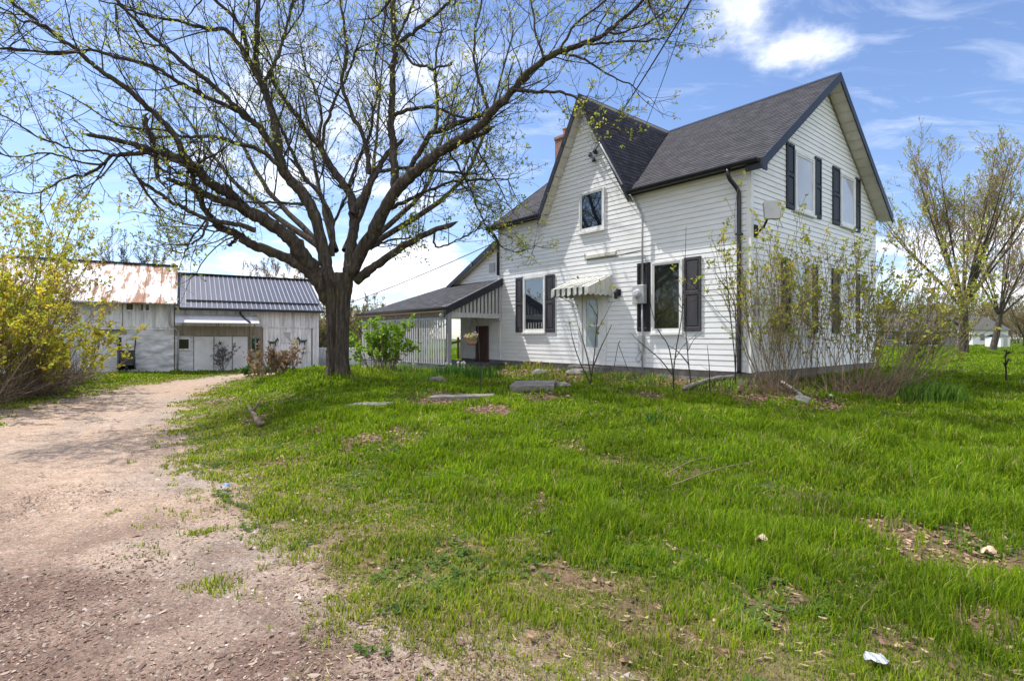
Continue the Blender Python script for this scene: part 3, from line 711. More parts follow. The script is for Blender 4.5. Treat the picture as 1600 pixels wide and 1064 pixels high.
# ---- front door, awning, lantern
dr=MB(); dr.fbox(FR,-5.16,-5.02,0,2.12,.001,.07); dr.fbox(FR,-4.27,-4.12,0,2.12,.001,.07); dr.fbox(FR,-5.02,-4.27,2.0,2.12,.001,.068); frame=dr.build('door_frame',M['white'],house)
mb=MB(); mb.fbox(FR,-5.02,-4.27,.0,2.0,.001,.02); 
for a,b in ((-5.01,-4.87),(-4.42,-4.28)): mb.fbox(FR,a,b,.02,1.99,.021,.042)
for a,b in ((.02,.5),(1.1,1.16),(1.86,1.99)): mb.fbox(FR,-4.87,-4.42,a,b,.021,.040)
mb.fbox(FR,-4.82,-4.47,.10,.40,.041,.05)
door=mb.build('door',M['white'],house)
g=MB(); P=lambda u,v:FR[0]+FR[1]*u+FR[2]*v+FR[3]*.03
g.poly([P(-4.87,.5),P(-4.42,.5),P(-4.42,1.1),P(-4.87,1.1)]); g.poly([P(-4.87,1.16),P(-4.42,1.16),P(-4.42,1.86),P(-4.87,1.86)]); g.build('pane',M['glass_curtain'],door)
mb=MB(); mb.fbox(FR,-4.405,-4.375,.98,1.10,.043,.075); mb.tube([(-4.39,-.07,1.06),(-4.39,-.10,1.05),(-4.44,-.105,1.05)],.011,8); mb.build('handle',M['greymetal'],door)
mb=MB(); mb.box((-5.3,-.35,-.27),(-4.0,-.035,-.035)); mb.box((-5.55,-.62,-.45),(-3.9,-.02,-.275)); mb.build('door_step',M['concrete'],house,bevel=.01)
def stripes():
    m,nt,b,out=nodes('striped_awning_metal')
    tc=N(nt,'ShaderNodeUVMap'); sx=N(nt,'ShaderNodeSeparateXYZ'); nt.links.new(tc.outputs[0],sx.inputs[0])
    mu=N(nt,'ShaderNodeMath',operation='FRACT'); nt.links.new(sx.outputs[0],mu.inputs[0])
    r=ramp(nt,[(0,(.045,.05,.03)),(.34,(.70,.70,.66)),(.66,(.66,.66,.62))],'CONSTANT'); nt.links.new(mu.outputs[0],r.inputs[0])
    no=N(nt,'ShaderNodeTexNoise',i_Scale=4,i_Detail=6); r2=ramp(nt,[(.35,(.72,.71,.64)),(.6,(1,1,1))]); nt.links.new(no.outputs['Fac'],r2.inputs[0])
    mx=N(nt,'ShaderNodeMixRGB',blend_type='MULTIPLY',I0=1); nt.links.new(r.outputs[0],mx.inputs[1]); nt.links.new(r2.outputs[0],mx.inputs[2])
    nt.links.new(mx.outputs[0],b.inputs['Base Color']); b.inputs['Roughness'].default_value=.5
    return m
M['stripe']=stripes()
ax0,ax1,ad,az0,az1=-5.42,-3.92,1.0,2.50,2.12
mb=MB(); nst=7
for i in range(nst):
    a=ax0+(ax1-ax0)*i/nst; b=ax0+(ax1-ax0)*(i+1)/nst
    for s,(c,d,h) in enumerate(((a,a+(b-a)*.36,.0),(a+(b-a)*.36,b,.022))):
        u=(0.05,.3) if s==0 else (.36,.95)
        mb.poly([(c,-ad,az1+h),(d,-ad,az1+h),(d,-.004,az0+h),(c,-.004,az0+h)],0,[(u[0],0),(u[1],0),(u[1],1),(u[0],1)])
        mb.poly([(d,-ad,az1),(d,-ad,az1+.022),(d,-.004,az0+.022),(d,-.004,az0)],0,[(.5,0)]*4)
    # scalloped front valance
    for k in range(8):
        e0=a+(b-a)*k/8; e1=a+(b-a)*(k+1)/8; q=lambda t:az1-.15-.05*math.sin(math.pi*min(max(t,0),1))
        uu=.1 if k<3 else .6
        mb.poly([(e0,-ad,q(k/8)),(e1,-ad,q((k+1)/8)),(e1,-ad,az1+.02),(e0,-ad,az1+.02)],0,[(uu,0)]*4)
awn=mb.build('awning',M['stripe'],house,merge=False)
M['curtain']=mat('pale_awning_side',(.62,.62,.58),(.5,.5,.44),scale=8,rough=.5,stretch=(1,6,.6))
for xs in (ax0,ax1):
    mb=MB()
    n=30
    for k in range(n):
        t0,t1=k/n,(k+1)/n; top=lambda t:az0+(az1-az0)*t; bot=lambda t:az1-.15-.045*abs(math.sin(t*math.pi*5))
        mb.poly([(xs,-ad*t0,bot(t0)),(xs,-ad*t1,bot(t1)),(xs,-ad*t1,top(t1)),(xs,-ad*t0,top(t0))],0,[(.6,0)]*4)
    for k in range(5): mb.bar((xs+.006,-ad*(k+.5)/5,az1-.16),(xs+.006,-ad*(k+.5)/5,az0+(az1-az0)*(k+.5)/5-.01),.02,.012,up=(0,1,0))
    mb.build('side_curtain',M['curtain'],awn,merge=False)
for x in (ax0+.05,ax1-.05):
    mb=MB(); mb.tube([(x,-ad+.03,az1-.03),(x,-.02,az1-.35)],.012,8); mb.build('bracket',M['greymetal'],awn)
mb=MB(); mb.fbox(FR,-3.74,-3.62,1.92,2.1,.001,.03); mb.tube([(-3.68,-.03,2.06),(-3.68,-.10,2.11),(-3.68,-.15,2.07)],.012,8); mb.lathe((-3.68,-.15,1.83),[(.035,0),(.05,.03),(.062,.17),(.075,.175),(.05,.22),(.012,.25)],10); mb.build('wall_lantern',M['black'],house)
# ---- meter, conduits, light tube, service mast fittings
mb=MB(); mb.fbox(FR,-3.10,-2.73,1.66,2.15,.052,.20); box=mb.build('meter_box',M['greymetal'],house,bevel=.012)
mb=MB(); mb.tube([(-2.93,-.20,1.93),(-2.93,-.215,1.93),(-2.93,-.29,1.93),(-2.93,-.30,1.93)],[.115,.115,.09,.05],18); mb.build('meter_dial',M['glass_pale'],box,smooth=False)
smooth_pipe([(-2.83,-.12,2.15),(-2.83,-.11,3.85),(-2.86,-.10,3.98),(-3.10,-.08,4.45),(-3.20,-.09,4.62),(-3.34,-.33,4.86),(-4.1,-.33,6.15),(-4.28,-.2,6.3)],.026,'greymetal','conduit')
smooth_pipe([(-2.84,-.12,1.66),(-2.84,-.10,.9),(-2.84,-.10,-.2)],.024,'greymetal','conduit')
mb=MB(); mb.fbox(FR,-2.99,-2.84,.42,.86,.003,.10); mb.build('junction_box',M['greymetal'],house,bevel=.008)
smooth_pipe([(-2.92,-.06,.42),(-3.0,-.09,.3),(-3.06,-.1,.2),(-2.98,-.1,.12),(-2.9,-.08,.2),(-2.88,-.06,.42)],.009,'greycable','cable_loop')
mb=MB(); mb.fbox(FR,-4.88,-3.78,3.06,3.17,.003,.05); mb.build('light_fixture',M['soffit'],house,bevel=.01)
smooth_pipe([(-4.93,-.03,3.22),(-4.92,-.03,3.03),(-3.9,-.03,3.02),(-2.9,-.05,3.07),(-2.89,-.05,2.9),(-2.86,-.06,2.5)],.012,'cable','cable')
for x,z in ((-4.66,6.02),(-4.46,6.05),(-4.52,5.84),(-4.32,6.30)):
    mb=MB(); mb.lathe((x,-.10,z),[(.02,-.06),(.05,-.05),(.06,0),(.035,.02),(.05,.05),(.02,.07)],10); mb.tube([(x,-.10,z),(x,-.005,z)],.012,6); mb.build('insulator',M['cable'],house,smooth=True)
mb=MB()
th=np.linspace(0,2*np.pi,22); mb.tube([(-4.42+.13*math.cos(t),-.16,6.2+.10*math.sin(t)) for t in th],.010,6,cap=False)
mb.tube([(-4.3,-.20,6.3),(-4.45,-.17,6.12),(-4.6,-.15,5.98),(-4.5,-.13,5.86)],.010,6); mb.build('service_cable',M['greycable'],house)
# ---- dish on the side wall
dp=SR[0]+v3(.0,.42,3.3)
mb=MB(); mb.fbox(SR,.12,.30,3.02,3.30,.009,.03); mb.tube([(.02,.21,3.10),(.20,.19,3.22),(.33,.13,3.42),(.36,.11,3.52)],.024,8); mount=mb.build('dish_mount',M['rust'],house)
mb=MB(); c=v3(.42,.08,3.52); nn=v3(.72,-.62,.2); nn/=np.linalg.norm(nn); uu=np.cross(v3(0,0,1),nn); uu/=np.linalg.norm(uu); ww=np.cross(nn,uu)
cs=[c+uu*a+ww*b for a,b in ((-.18,-.16),(-.15,-.20),(.15,-.20),(.18,-.16),(.18,.17),(.15,.21),(-.15,.21),(-.18,.17))]; mb.prism(cs,nn*.07); dish=mb.build('dish_panel',mat('pale_grey_plastic',(.46,.46,.45),(.40,.40,.39),rough=.5),house)
mb=MB(); mb.tube([c-nn*.005,c-nn*.10],.06,12); mb.tube([c-nn*.10,v3(.36,.11,3.52)],.03,8); mb.tube([c+uu*.06-nn*.06,c+uu*.2-ww*.1-nn*.12,c+uu*.26-ww*.35-nn*.1],.010,6); mb.build('dish_arm',M['greymetal'],house)
# small vents / hose bib on the side wall
for a in ((.16,.30,1.52,1.70,.009,.06),(.14,.32,1.28,1.42,.009,.05)):
    mb=MB(); mb.fbox(SR,*a); mb.build('utility_box',M['greymetal'],house)
# ---- chimney
mb=MB(); mb.box((-9.22,2.95,5.2),(-8.6,3.5,8.5)); mb.box((-9.25,2.92,8.41),(-8.57,3.53,8.52)); ch=mb.build('chimney',M['brick'],house)
mb=MB(); mb.lathe((-8.85,3.2,8.52),[(.14,0),(.13,.24),(.145,.25),(.145,.29),(.11,.29)],14); mb.build('chimney_pot',mat('orange_clay',(.42,.15,.07),(.32,.11,.05)),ch)

# ---- wing and wrap porch
WF=(v3(0,.02,0),v3(1,0,0),v3(0,0,1),v3(0,-1,0))
wz=lambda x: 4.0-.45*(-x-9.0)
mb=MB(); coursed(mb,WF,[(-11.4,0),(-9.02,0),(-9.02,wz(-9.02)),(-11.4,wz(-11.4))],SH,.0075,gap=.021)
WL=(v3(-11.4,6,0),v3(0,-1,0),v3(0,0,1),v3(-1,0,0)); coursed(mb,WL,[(0,0),(5.98,0),(5.98,2.9),(0,2.9)],SH,.0075,gap=.021)
mb.build('wing_wall',M['siding'],house,merge=False)
mb=MB(); mb.box((-11.38,.05,-.75),(-9.04,5.9,0)); mb.build('foundation',M['stone'],house)
mb=MB(); a=(-12.05,-.16,wz(-12.05)+.12); roof_plane(mb,[(-12.05,6.1,wz(-12.05)+.14),(-12.05,-.18,wz(-12.05)+.14),(-9.03,-.18,wz(-9.03)+.14),(-9.03,6.1,wz(-9.03)+.14)],.10)
wr=mb.build('wing_roof',RM,house,merge=False)
mb=MB(); rake(mb,(-12.07,-.21,wz(-12.07)+.155),(-9.03,-.21,wz(-9.03)+.155),.17,.026,(0,1,0)); mb.build('rake_board',M['fascia'],wr)
mb=MB(); P=lambda x,dz: (x,-.205,wz(x)+.155+dz); mb.tube([(-10.35,-.235,wz(-10.35)+.17),(-10.35,-.235,wz(-10.35)-.03)],.02,6); mb.build('rake_bracket',M['greymetal'],wr)
mb=MB(); mb.fbox(WF,-9.56,-9.25,3.1,3.42,.008,.03); mb.build('gable_vent',M['greymetal'],house)
# porch
px_r,px_l,pd=-8.80,-15.45,2.32
zt,zb=2.80,1.74; ps=(zt-zb)/pd
hipx=px_l+3.2
mb=MB()
roof_plane(mb,[(px_l,-pd,zb),(px_r,-pd,zb),(px_r,-.012,zt),(hipx,-.012,zt)],.09)
roof_plane(mb,[(px_l,4.5,zb),(px_l,-pd,zb),(hipx,-.012,zt),(hipx,4.5,zt)],.09)
proof=mb.build('porch_roof',RM,house,merge=False)
mb=MB(); rake(mb,(px_r+.001,-pd-.03,zb+.02-ps*.03),(px_r+.001,-.012,zt+.03),.24,.03,(1,0,0)); mb.build('rake_board',M['fascia'],proof)
mb=MB(); mb.tube([(px_r+.02,-pd-.02,zb+.03),(px_r+.02,-1.2,zb+.04+ps*1.12),(px_r+.02,-.02,zt+.05)],.018,6); mb.tube([(px_r+.05,-pd-.02,zb+.06),(px_r-.10,-pd-.05,zb+.035),(px_r-.16,-pd-.06,zb-.02)],.02,8); mb.build('drip_edge',M['greymetal'],proof)
gutter('gutter',px_l,px_r-.05,-pd-.002,zb+.02,proof)
mb=MB(); mb.box((px_l+.15,-pd+.10,zb-.30),(px_r-.12,-pd+.22,zb-.115)); mb.build('porch_beam',M['tanwood'] if False else mat('grey_brown_beam',(.26,.22,.18),(.18,.15,.12),stretch=(.6,5,5)),house)
posts=[px_r-.07,-10.6,-12.3,-14.0,px_l+.22]
for k,x in enumerate(posts):
    mb=MB(); w=.07 if k==0 else .05
    mb.box((x-w,-pd+.09-w*.2,-.5),(x+w,-pd+.09+w*1.8,zb-.11)); mb.box((x-w-.02,-pd+.065-w*.2,-.42),(x+w+.02,-pd+.085,-.05)); mb.build('porch_post',M['greywood'],house)
mb=MB(); mb.lathe((px_r-.22,-pd-.02,1.42),[(.0,0),(.07,.02),(.085,.09),(.06,.13),(.05,.16)],12); mb.tube([(px_r-.22,-pd-.02,1.55),(px_r-.2,-pd+.0,1.62),(px_r-.12,-pd+.1,1.63)],.02,8); mb.build('porch_lamp',M['greymetal'],house,smooth=True)
# screens of vertical boards between the posts
for xa,xb in zip(posts[1:],posts[:-1]):
    mb=MB(); y=-pd+.03
    x=xa+.06; wv_=.08
    k=0
    while x<xb-.1:
        scal=.05*math.sin(k*.9)
        mb.box((x,y,-.12),(x+wv_,y+.022,1.40+.0*scal)); 
        x+=.15; k+=1
    for z0,z1 in ((1.36,1.44),(.66,.74),(-.14,-.06)): mb.box((xa+.05,y+.024,z0),(xb-.05,y+.06,z1))
    mb.build('porch_screen',M['slat'],house)
mb=MB(); x=px_l+.15
while x<px_r-.2:
    mb.box((x,-pd+.05,-.62),(x+.19,-pd+.085,-.16)); x+=.2
mb.build('porch_skirt',M['slat'],house)
mb=MB(); 
y=-pd+.0
while y<.0:
    mb.box((px_l+.1,y,-.13),(px_r+.02,min(y+.135,.0),-.09)); y+=.14
mb.box((px_r-.04,-pd+.0,-.34),(px_r-.0,-.01,-.135)); mb.build('porch_deck',M['deck'],house)
# slatted infill under the right rake
mb=MB(); xx=px_r-.075
mb.box((xx-.02,-pd+.05,1.44),(xx+.02,-.02,1.60)); y=-1.95
while y<-.08:
    ztop=zt+ps*y-.10
    if ztop>1.63: mb.box((xx-.012,y,1.601),(xx+.012,y+.085,ztop))
    y+=.155
mb.box((xx-.03,-.10,1.36),(xx+.03,-.018,2.6)); mb.build('gable_slats',M['slat'],house)
# brown board door leaning in the porch, high window
mb=MB(); mb.fbox(WF,-10.30,-9.60,-.085,1.20,.012,.06); mb.fbox(WF,-10.30,-10.2,-.08,1.19,.061,.075); mb.fbox(WF,-9.70,-9.60,-.08,1.19,.061,.075); mb.fbox(WF,-10.2,-9.7,1.08,1.19,.061,.073); mb.fbox(WF,-10.2,-9.7,.5,.6,.061,.073); mb.build('cellar_door',M['brownwood'],house)
w_=window(WF,-10.72,-9.78,1.40,1.72,'glass_dark','high_window',casing=.03,sash=.03)
mb=MB(); mb.fbox(WF,-11.35,-10.42,.0,.62,.03,.06); mb.fbox(WF,-11.35,-10.42,.30,.32,.061,.068); mb.build('chest_panel',M['white'],house)
# rear rail seen through the porch
mb=MB(); 
for y in (.9,1.3,1.7,2.1): mb.box((-12.95,y,-.1),(-12.87,y+.06,.8))
mb.bar((-12.9,.6,.55),(-12.9,2.6,.95),.07,.09); mb.box((-12.3,1.9,-.1),(-12.18,2.02,2.4)); mb.build('stair_rail',M['tanwood'],house)
# ------------------------------------------------------------------ barn (local x along its front towards the right, y into it)
BW_=np.array([.855,.518]); BO=np.array([-9.97,27.8]); BZ=float(gz(-9.97,27.8))-.02
barn=empty('barn',(BO[0],BO[1],BZ),math.atan2(BW_[1],BW_[0]),'long whitewashed barn with rusty and dark metal roofs beyond the driveway','barn')
def bq(px,py):
    r=np.array([(px-CX)/F,1.]); A=np.array([r,-BW_]).T; t,u=np.linalg.solve(A,BO)
    return float(u), float(CH-(py-YH)/F*t-BZ)
BF=(v3(0,0,0),v3(1,0,0),v3(0,0,1),v3(0,-1,0))
def whitewash(name,a,b,c=None,**k): return mat(name,a,b,scale=3,rough=.85,stretch=(5,5,.5),bump=.35,bscale=12,c3=c or (.30,.29,.28),s3=.9,a3=.7,lo=.38,hi=.66)
M['wash']=whitewash('whitewashed_boards',(.84,.85,.90),(.56,.57,.62))
M['washtan']=whitewash('bare_tan_boards',(.36,.33,.27),(.25,.22,.18))
M['washstone']=mat('whitewashed_stone',(.74,.75,.80),(.50,.51,.56),scale=4,rough=.9,bump=.9,bscale=6,stretch=(.7,.7,2.2),c3=(.30,.31,.36),s3=3)
M['washdoor']=mat('pale_painted_door',(.74,.75,.80),(.64,.65,.70),scale=2,rough=.6,c3=(.42,.42,.44),s3=1.2)
def tin(name,a,b,rust=None,rough=.4,met=.0):
    m=mat(name,a,b,scale=1.4,rough=rough,stretch=(3,.5,.5),metallic=met,c3=rust,s3=.42,a3=.95,spec=.5); return m
def rusty():
    m,nt,b,out=nodes('rusted_galvanised_sheet')
    tc=N(nt,'ShaderNodeTexCoord'); mp=N(nt,'ShaderNodeMapping'); mp.inputs['Scale'].default_value=(2.6,.42,.42); nt.links.new(tc.outputs['Object'],mp.inputs[0])
    n=N(nt,'ShaderNodeTexNoise',i_Scale=1.9,i_Detail=7,i_Roughness=.66); nt.links.new(mp.outputs[0],n.inputs['Vector'])
    big=N(nt,'ShaderNodeTexNoise',i_Scale=.35,i_Detail=2); nt.links.new(tc.outputs['Object'],big.inputs['Vector'])
    ad=N(nt,'ShaderNodeMath',operation='MULTIPLY_ADD',I1=.55); nt.links.new(big.outputs['Fac'],ad.inputs[0]); nt.links.new(n.outputs['Fac'],ad.inputs[2])
    r=ramp(nt,[(.74,(.60,.61,.64)),(.79,(.48,.43,.41)),(.83,(.29,.14,.07)),(.95,(.18,.075,.035))]); nt.links.new(ad.outputs[0],r.inputs[0])
    nt.links.new(r.outputs[0],b.inputs['Base Color']); b.inputs['Roughness'].default_value=.75
    return m
M['rustroof']=rusty()
M['slateroof']=tin('slate_blue_metal_sheet',(.045,.048,.072),(.07,.073,.10),rough=.4)
M['rib_highlight']=tin('painted_rib_highlight',(.42,.43,.48),(.34,.35,.40),rough=.35)  # highlights along the ribs put into their colour, far paler than the sheet
M['palemetal']=tin('pale_galvanised_canopy',(.60,.61,.64),(.50,.51,.55),rust=(.42,.38,.34))
xb=bq(273,560)[0]; xl_=xb-6.6
def boards(mb,x0,x1,z0,z1,w=.2,n0=.0,t=.025,mi=0):
    x=x0
    while x<x1-.01:
        e=min(x+w*rng.uniform(.85,1.2),x1); d=rng.uniform(0,.010)
        mb.fbox(BF,x+.004,e-.004,z0+rng.uniform(-.0,.012),z1,n0,n0+t+d,mi); x=e
eR,eL=3.05,3.32
# carcass
mb=MB()
for x0,x1,e,rg in ((xb,0,eR,4.75),(xl_,xb-.002,eL,5.1)):
    mb.prism([(x0,.03,-.3),(x0,7,-.3),(x0,7,e),(x0,3.5,rg),(x0,.03,e)],(x1-x0-.001,0,0))
mb.build('carcass',M['washtan'],barn)
mb=MB(); zt1=bq(450,511)[1]
boards(mb,xb+.02,0,zt1,eR); boards(mb,bq(486,575)[0]+.07,.0,0,zt1,.14)
mb.fbox(BF,-.09,.03,0,eR,.04,.06); mb.build('upper_boards',M['wash'],barn,merge=False)
d0,d1=bq(411,575)[0],bq(486,575)[0]
mb=MB(); boards(mb,d0,d1,.02,zt1-.03,.26,.0,.05); mb.fbox(BF,d0-.05,d1+.05,zt1-.05,zt1+.02,.05,.09); mb.fbox(BF,d0+.02,d1-.02,.9,.98,.062,.075)
bdoor=mb.build('sliding_door',M['wash'],barn,merge=False)
# decorations on the sliding door
def horse(cx,cz,s,flip):
    pts=[(-.5,.02),(-.42,-.02),(-.36,-.42),(-.28,-.42),(-.26,-.05),(-.05,-.12),(.14,-.06),(.22,-.40),(.30,-.38),(.28,.0),(.36,.14),(.42,.34),(.55,.22),(.60,.30),(.46,.55),(.40,.60),(.36,.56),(.20,.30),(.10,.18),(-.28,.20),(-.44,.16),(-.55,.30),(-.62,.26)]
    mb=MB(); mb.prism([(cx+(x*s)*(-1 if flip else 1),-.085,cz+z*s) for x,z in pts],(0,.012,0)); return mb.build('horse_cutout',mat('verdigris_cutout',(.05,.09,.085),(.03,.05,.05)) if 'verd' not in M else M['verd'],bdoor,merge=False)
u,z=bq(427,536); horse(u,z,.42,False); u,z=bq(471,534); horse(u,z,.42,True)
a0,zz0=bq(440,536); a1,zz1=bq(459,517)
mb=MB(); mb.fbox(BF,a0,a1,zz0,zz1,.063,.08); mb.fbox(BF,a0-.03,a0,zz0-.03,zz1+.03,.063,.09); mb.fbox(BF,a1,a1+.03,zz0-.03,zz1+.03,.063,.09); ht=mb.build('loft_hatch',M['wash'],bdoor)
cx,cz=(a0+a1)/2,(zz0+zz1)/2
mb=MB(); mb.prism([(cx-.2,-.082,cz+.22),(cx+.12,-.082,cz+.24),(cx+.10,-.082,cz-.02),(cx+.16,-.082,cz-.27),(cx-.03,-.082,cz-.08)],(0,-.02,0)); mb.build('wedge_ornament',M['greymetal'],ht,merge=False)
# recess with an old green window
r0,r1=bq(390,575)[0],d0-.06
mb=MB(); boards(mb,r0,r1,1.5,zt1,.12,.0,.02); mb.build('recess_boards',M['washtan'],barn,merge=False)
u0,z0=bq(391,549); u1,z1=bq(407,527)
mb=MB()
for a,b,c,d in ((u0,u0+.06,z0,z1),(u1-.06,u1,z0,z1),(u0,u1,z0,z0+.06),(u0,u1,z1-.06,z1),((u0+u1)/2-.03,(u0+u1)/2+.03,z0,z1)): mb.fbox(BF,a,b,c,d,.02,.07)
mb.fbox(BF,r0,r1,.0,z0,.0,.03); wn=mb.build('window',mat('worn_green_paint',(.13,.20,.19),(.22,.26,.25),rough=.7),barn)
g=MB(); g.fbox(BF,u0+.05,u1-.05,z0+.05,z1-.05,.022,.03); g.build('pane',M['glass_dark'],wn)
# tan upper band, pale double doors, small window and rough base under the canopy
q0=bq(303,575)[0]; q1=bq(387,575)[0]; zd=bq(345,526)[1]
mb=MB(); boards(mb,xb+.3,q1+.05,zd+.02,eR-.9,.17,.0,.03); mb.build('band_boards',M['washtan'],barn,merge=False)
mb=MB()
for a,b in ((q0,q0+(q1-q0)*.36),(q0+(q1-q0)*.365,q0+(q1-q0)*.70),(q0+(q1-q0)*.705,q1)): mb.fbox(BF,a+.01,b-.01,.05,zd,.02,.07)
mb.build('double_doors',M['washdoor'],barn,bevel=.01)
def rough_wall(name,x0,x1,z0,z1,n0=.01,amp=.05,m='washstone'):
    from mathutils import noise
    nx,nz=int((x1-x0)/.07)+1,int((z1-z0)/.06)+1
    X,Z=np.meshgrid(np.linspace(x0,x1,nx),np.linspace(z0,z1,nz),indexing='ij')
    Yv=np.array([[ -n0-amp*.5-amp*noise.noise(Vector((x*1.6,7.,z*4.2)))-.4*amp*noise.noise(Vector((x*5,3.,z*9))) for x,z in zip(a,b)] for a,b in zip(X,Z)])
    i,j=np.meshgrid(np.arange(nx-1),np.arange(nz-1),indexing='ij'); q=np.stack([i*nz+j,(i+1)*nz+j,(i+1)*nz+j+1,i*nz+j+1],-1)
    return mesh_np(name,np.stack([X,Yv,Z],-1),q,m=M[m],parent=barn,smooth=True)
rough_wall('stone_base',xb+.02,q0-.02,-.1,zd+.02,amp=.03)
s0=bq(198,575)[0]; zs=bq(235,514)[1]
rough_wall('stone_base',s0,xb-.03,-.1,zs,amp=.07)
rough_wall('stone_base',xl_,bq(148,575)[0],-.1,zs,amp=.07)
def bwin(p,q,name='window'):
    u0,z0=bq(p[0],q[1]); u1,z1=bq(q[0],p[1]); mb=MB(); f=.06
    for a,b,c,d in ((u0-f,u0,z0-f,z1+f),(u1,u1+f,z0-f,z1+f),(u0,u1,z0-f,z0),(u0,u1,z1,z1+f)): mb.fbox(BF,a,b,c,d,.03,.075)
    if u1-u0>.5: mb.fbox(BF,(u0+u1)/2-.02,(u0+u1)/2+.02,z0,z1,.04,.06)
    w=mb.build(name,M['wash'],barn); g=MB(); g.fbox(BF,u0,u1,z0,z1,.035,.045); g.build('pane',M['glass_dark'],w); return w
bwin((280,530),(295,545)); 
# left half: boards above, door below
mb=MB(); boards(mb,bq(192,500)[0],xb-.03,zs+.06,eL,.22); 
z=zs+.06
while z<eL: mb.fbox(BF,xl_,bq(191,500)[0],z+.004,min(z+.19,eL),.0,.03); z+=.19
mb.fbox(BF,xl_,xb-.02,zs-.03,zs+.05,.03,.08); mb.build('upper_boards',M['wash'],barn,merge=False)
bwin((198,475),(208,484)); bwin((220,476),(224,485)); bwin((228,476),(233,485))
da,db=bq(154,575)[0],bq(185,575)[0]; zdd=bq(170,527)[1]
mb=MB(); mb.fbox(BF,da,db,.02,zdd,.02,.07); mb.fbox(BF,da-.1,da-.005,.0,zdd+.1,.02,.05); mb.fbox(BF,db+.12,s0-.005,.0,zdd+.1,.02,.05); mb.fbox(BF,da-.005,db+.12,zdd+.005,zdd+.1,.02,.049); mb.build('plank_door',M['washdoor'],barn)
mb=MB(); mb.fbox(BF,db+.01,db+.11,.0,zdd,.02,.03); mb.build('door_gap_shade',M['black'],barn)  # solid black strip standing in for the shade inside the open slit
# roofs
def metal_roof(x0,x1,ze_,zr,name,m,rib,ov=.35,step=.21):
    mb=MB(); sl=(zr-ze_)/3.5; y0=-ov; za=ze_-sl*ov+.10; 
    for s in (0,1):
        f=(lambda y:y) if s==0 else (lambda y:7-y)
        mb.poly([(x0,f(y0),za),(x1,f(y0),za),(x1,f(3.5),zr+.1),(x0,f(3.5),zr+.1)][::1 if s==0 else -1]); mb.poly([(x0,f(y0),za-.05),(x1,f(y0),za-.05),(x1,f(3.5),zr+.05),(x0,f(3.5),zr+.05)])
        mb.poly([(x0,f(y0),za-.05),(x1,f(y0),za-.05),(x1,f(y0),za),(x0,f(y0),za)])
    ro=mb.build(name,m,barn,merge=False)
    rb=MB(); x=x0+.02
    while x<x1:
        for s in (0,1):
            f=(lambda y:y) if s==0 else (lambda y:7-y)
            a=np.array((x,f(y0),za)); b=np.array((x,f(3.5),zr+.1)); rb.prism([a,a+v3(.03,0,0),a+v3(.023,0,.03),a+v3(.007,0,.03)],b-a)
        x+=step
    rb.build('roof_ribs',rib,ro,merge=False)
    c=MB(); c.bar((x0,3.5,zr+.11),(x1,3.5,zr+.11),.4,.04); c.build('ridge_cap',M['black'],ro)
    return ro,za,sl
ro,za,slr=metal_roof(xb-.02,.22,eR,4.8,'metal_roof',M['slateroof'],M['rib_highlight'])
mb=MB(); yb=.28; zz=za+slr*(yb+.35)+.05; mb.bar((xb+.45,yb,zz),(.1,yb,zz),.05,.07); mb.build('snow_bar',M['black'],ro)
mb=MB(); mb.box((xb,-.40,za-.12),(.22,-.352,za-.005)); mb.build('eave_board',M['black'],ro)
metal_roof(xl_,xb+.10,eL,5.15,'rusty_roof',M['rustroof'],M['rustroof'],ov=.55,step=.6)
# canopy and its drain
c0=xb+.02; c1=bq(402,505)[0]; zc0,zc1=bq(335,492)[1],bq(335,509)[1]+.12
mb=MB(); mb.prism([(c0,-.06,zc0),(c0,-.95,zc1),(c0,-.95,zc1-.03),(c0,-.06,zc0-.03)],(c1-c0,0,0)); mb.build('canopy',M['palemetal'],barn)
for x in (c0+.3,(c0+c1)/2,c1-.2):
    mb=MB(); mb.bar((x,-.85,zc1-.02),(x,-.06,zc1-.55),.05,.05,up=(1,0,0)); mb.build('canopy_brace',M['washtan'],barn)
x=bq(375,500)[0]
smooth_pipe([(x,-.33,za-.05),(x,-.2,za-.2),(x-.02,-.12,zc0+.25),(x,-.15,zc0+.06),(x+.15,-.5,(zc0+zc1)/2+.05),(x+.35,-.98,zc1+.03)],.04,'black','drainpipe',barn)
mb=MB(); mb.box((xb+.04,-.12,eR-.32),(0,-.06,eR-.27)) ; 
x=bq(269,540)[0]; smooth_pipe([(x-.1,-.3,eL-.1),(x-.1,-.1,eL-.5),(x-.1,-.08,zs+.2),(x+.25,-.1,zs-.1),(x+.2,-.08,.1)],.04,'greymetal','drainpipe',barn)
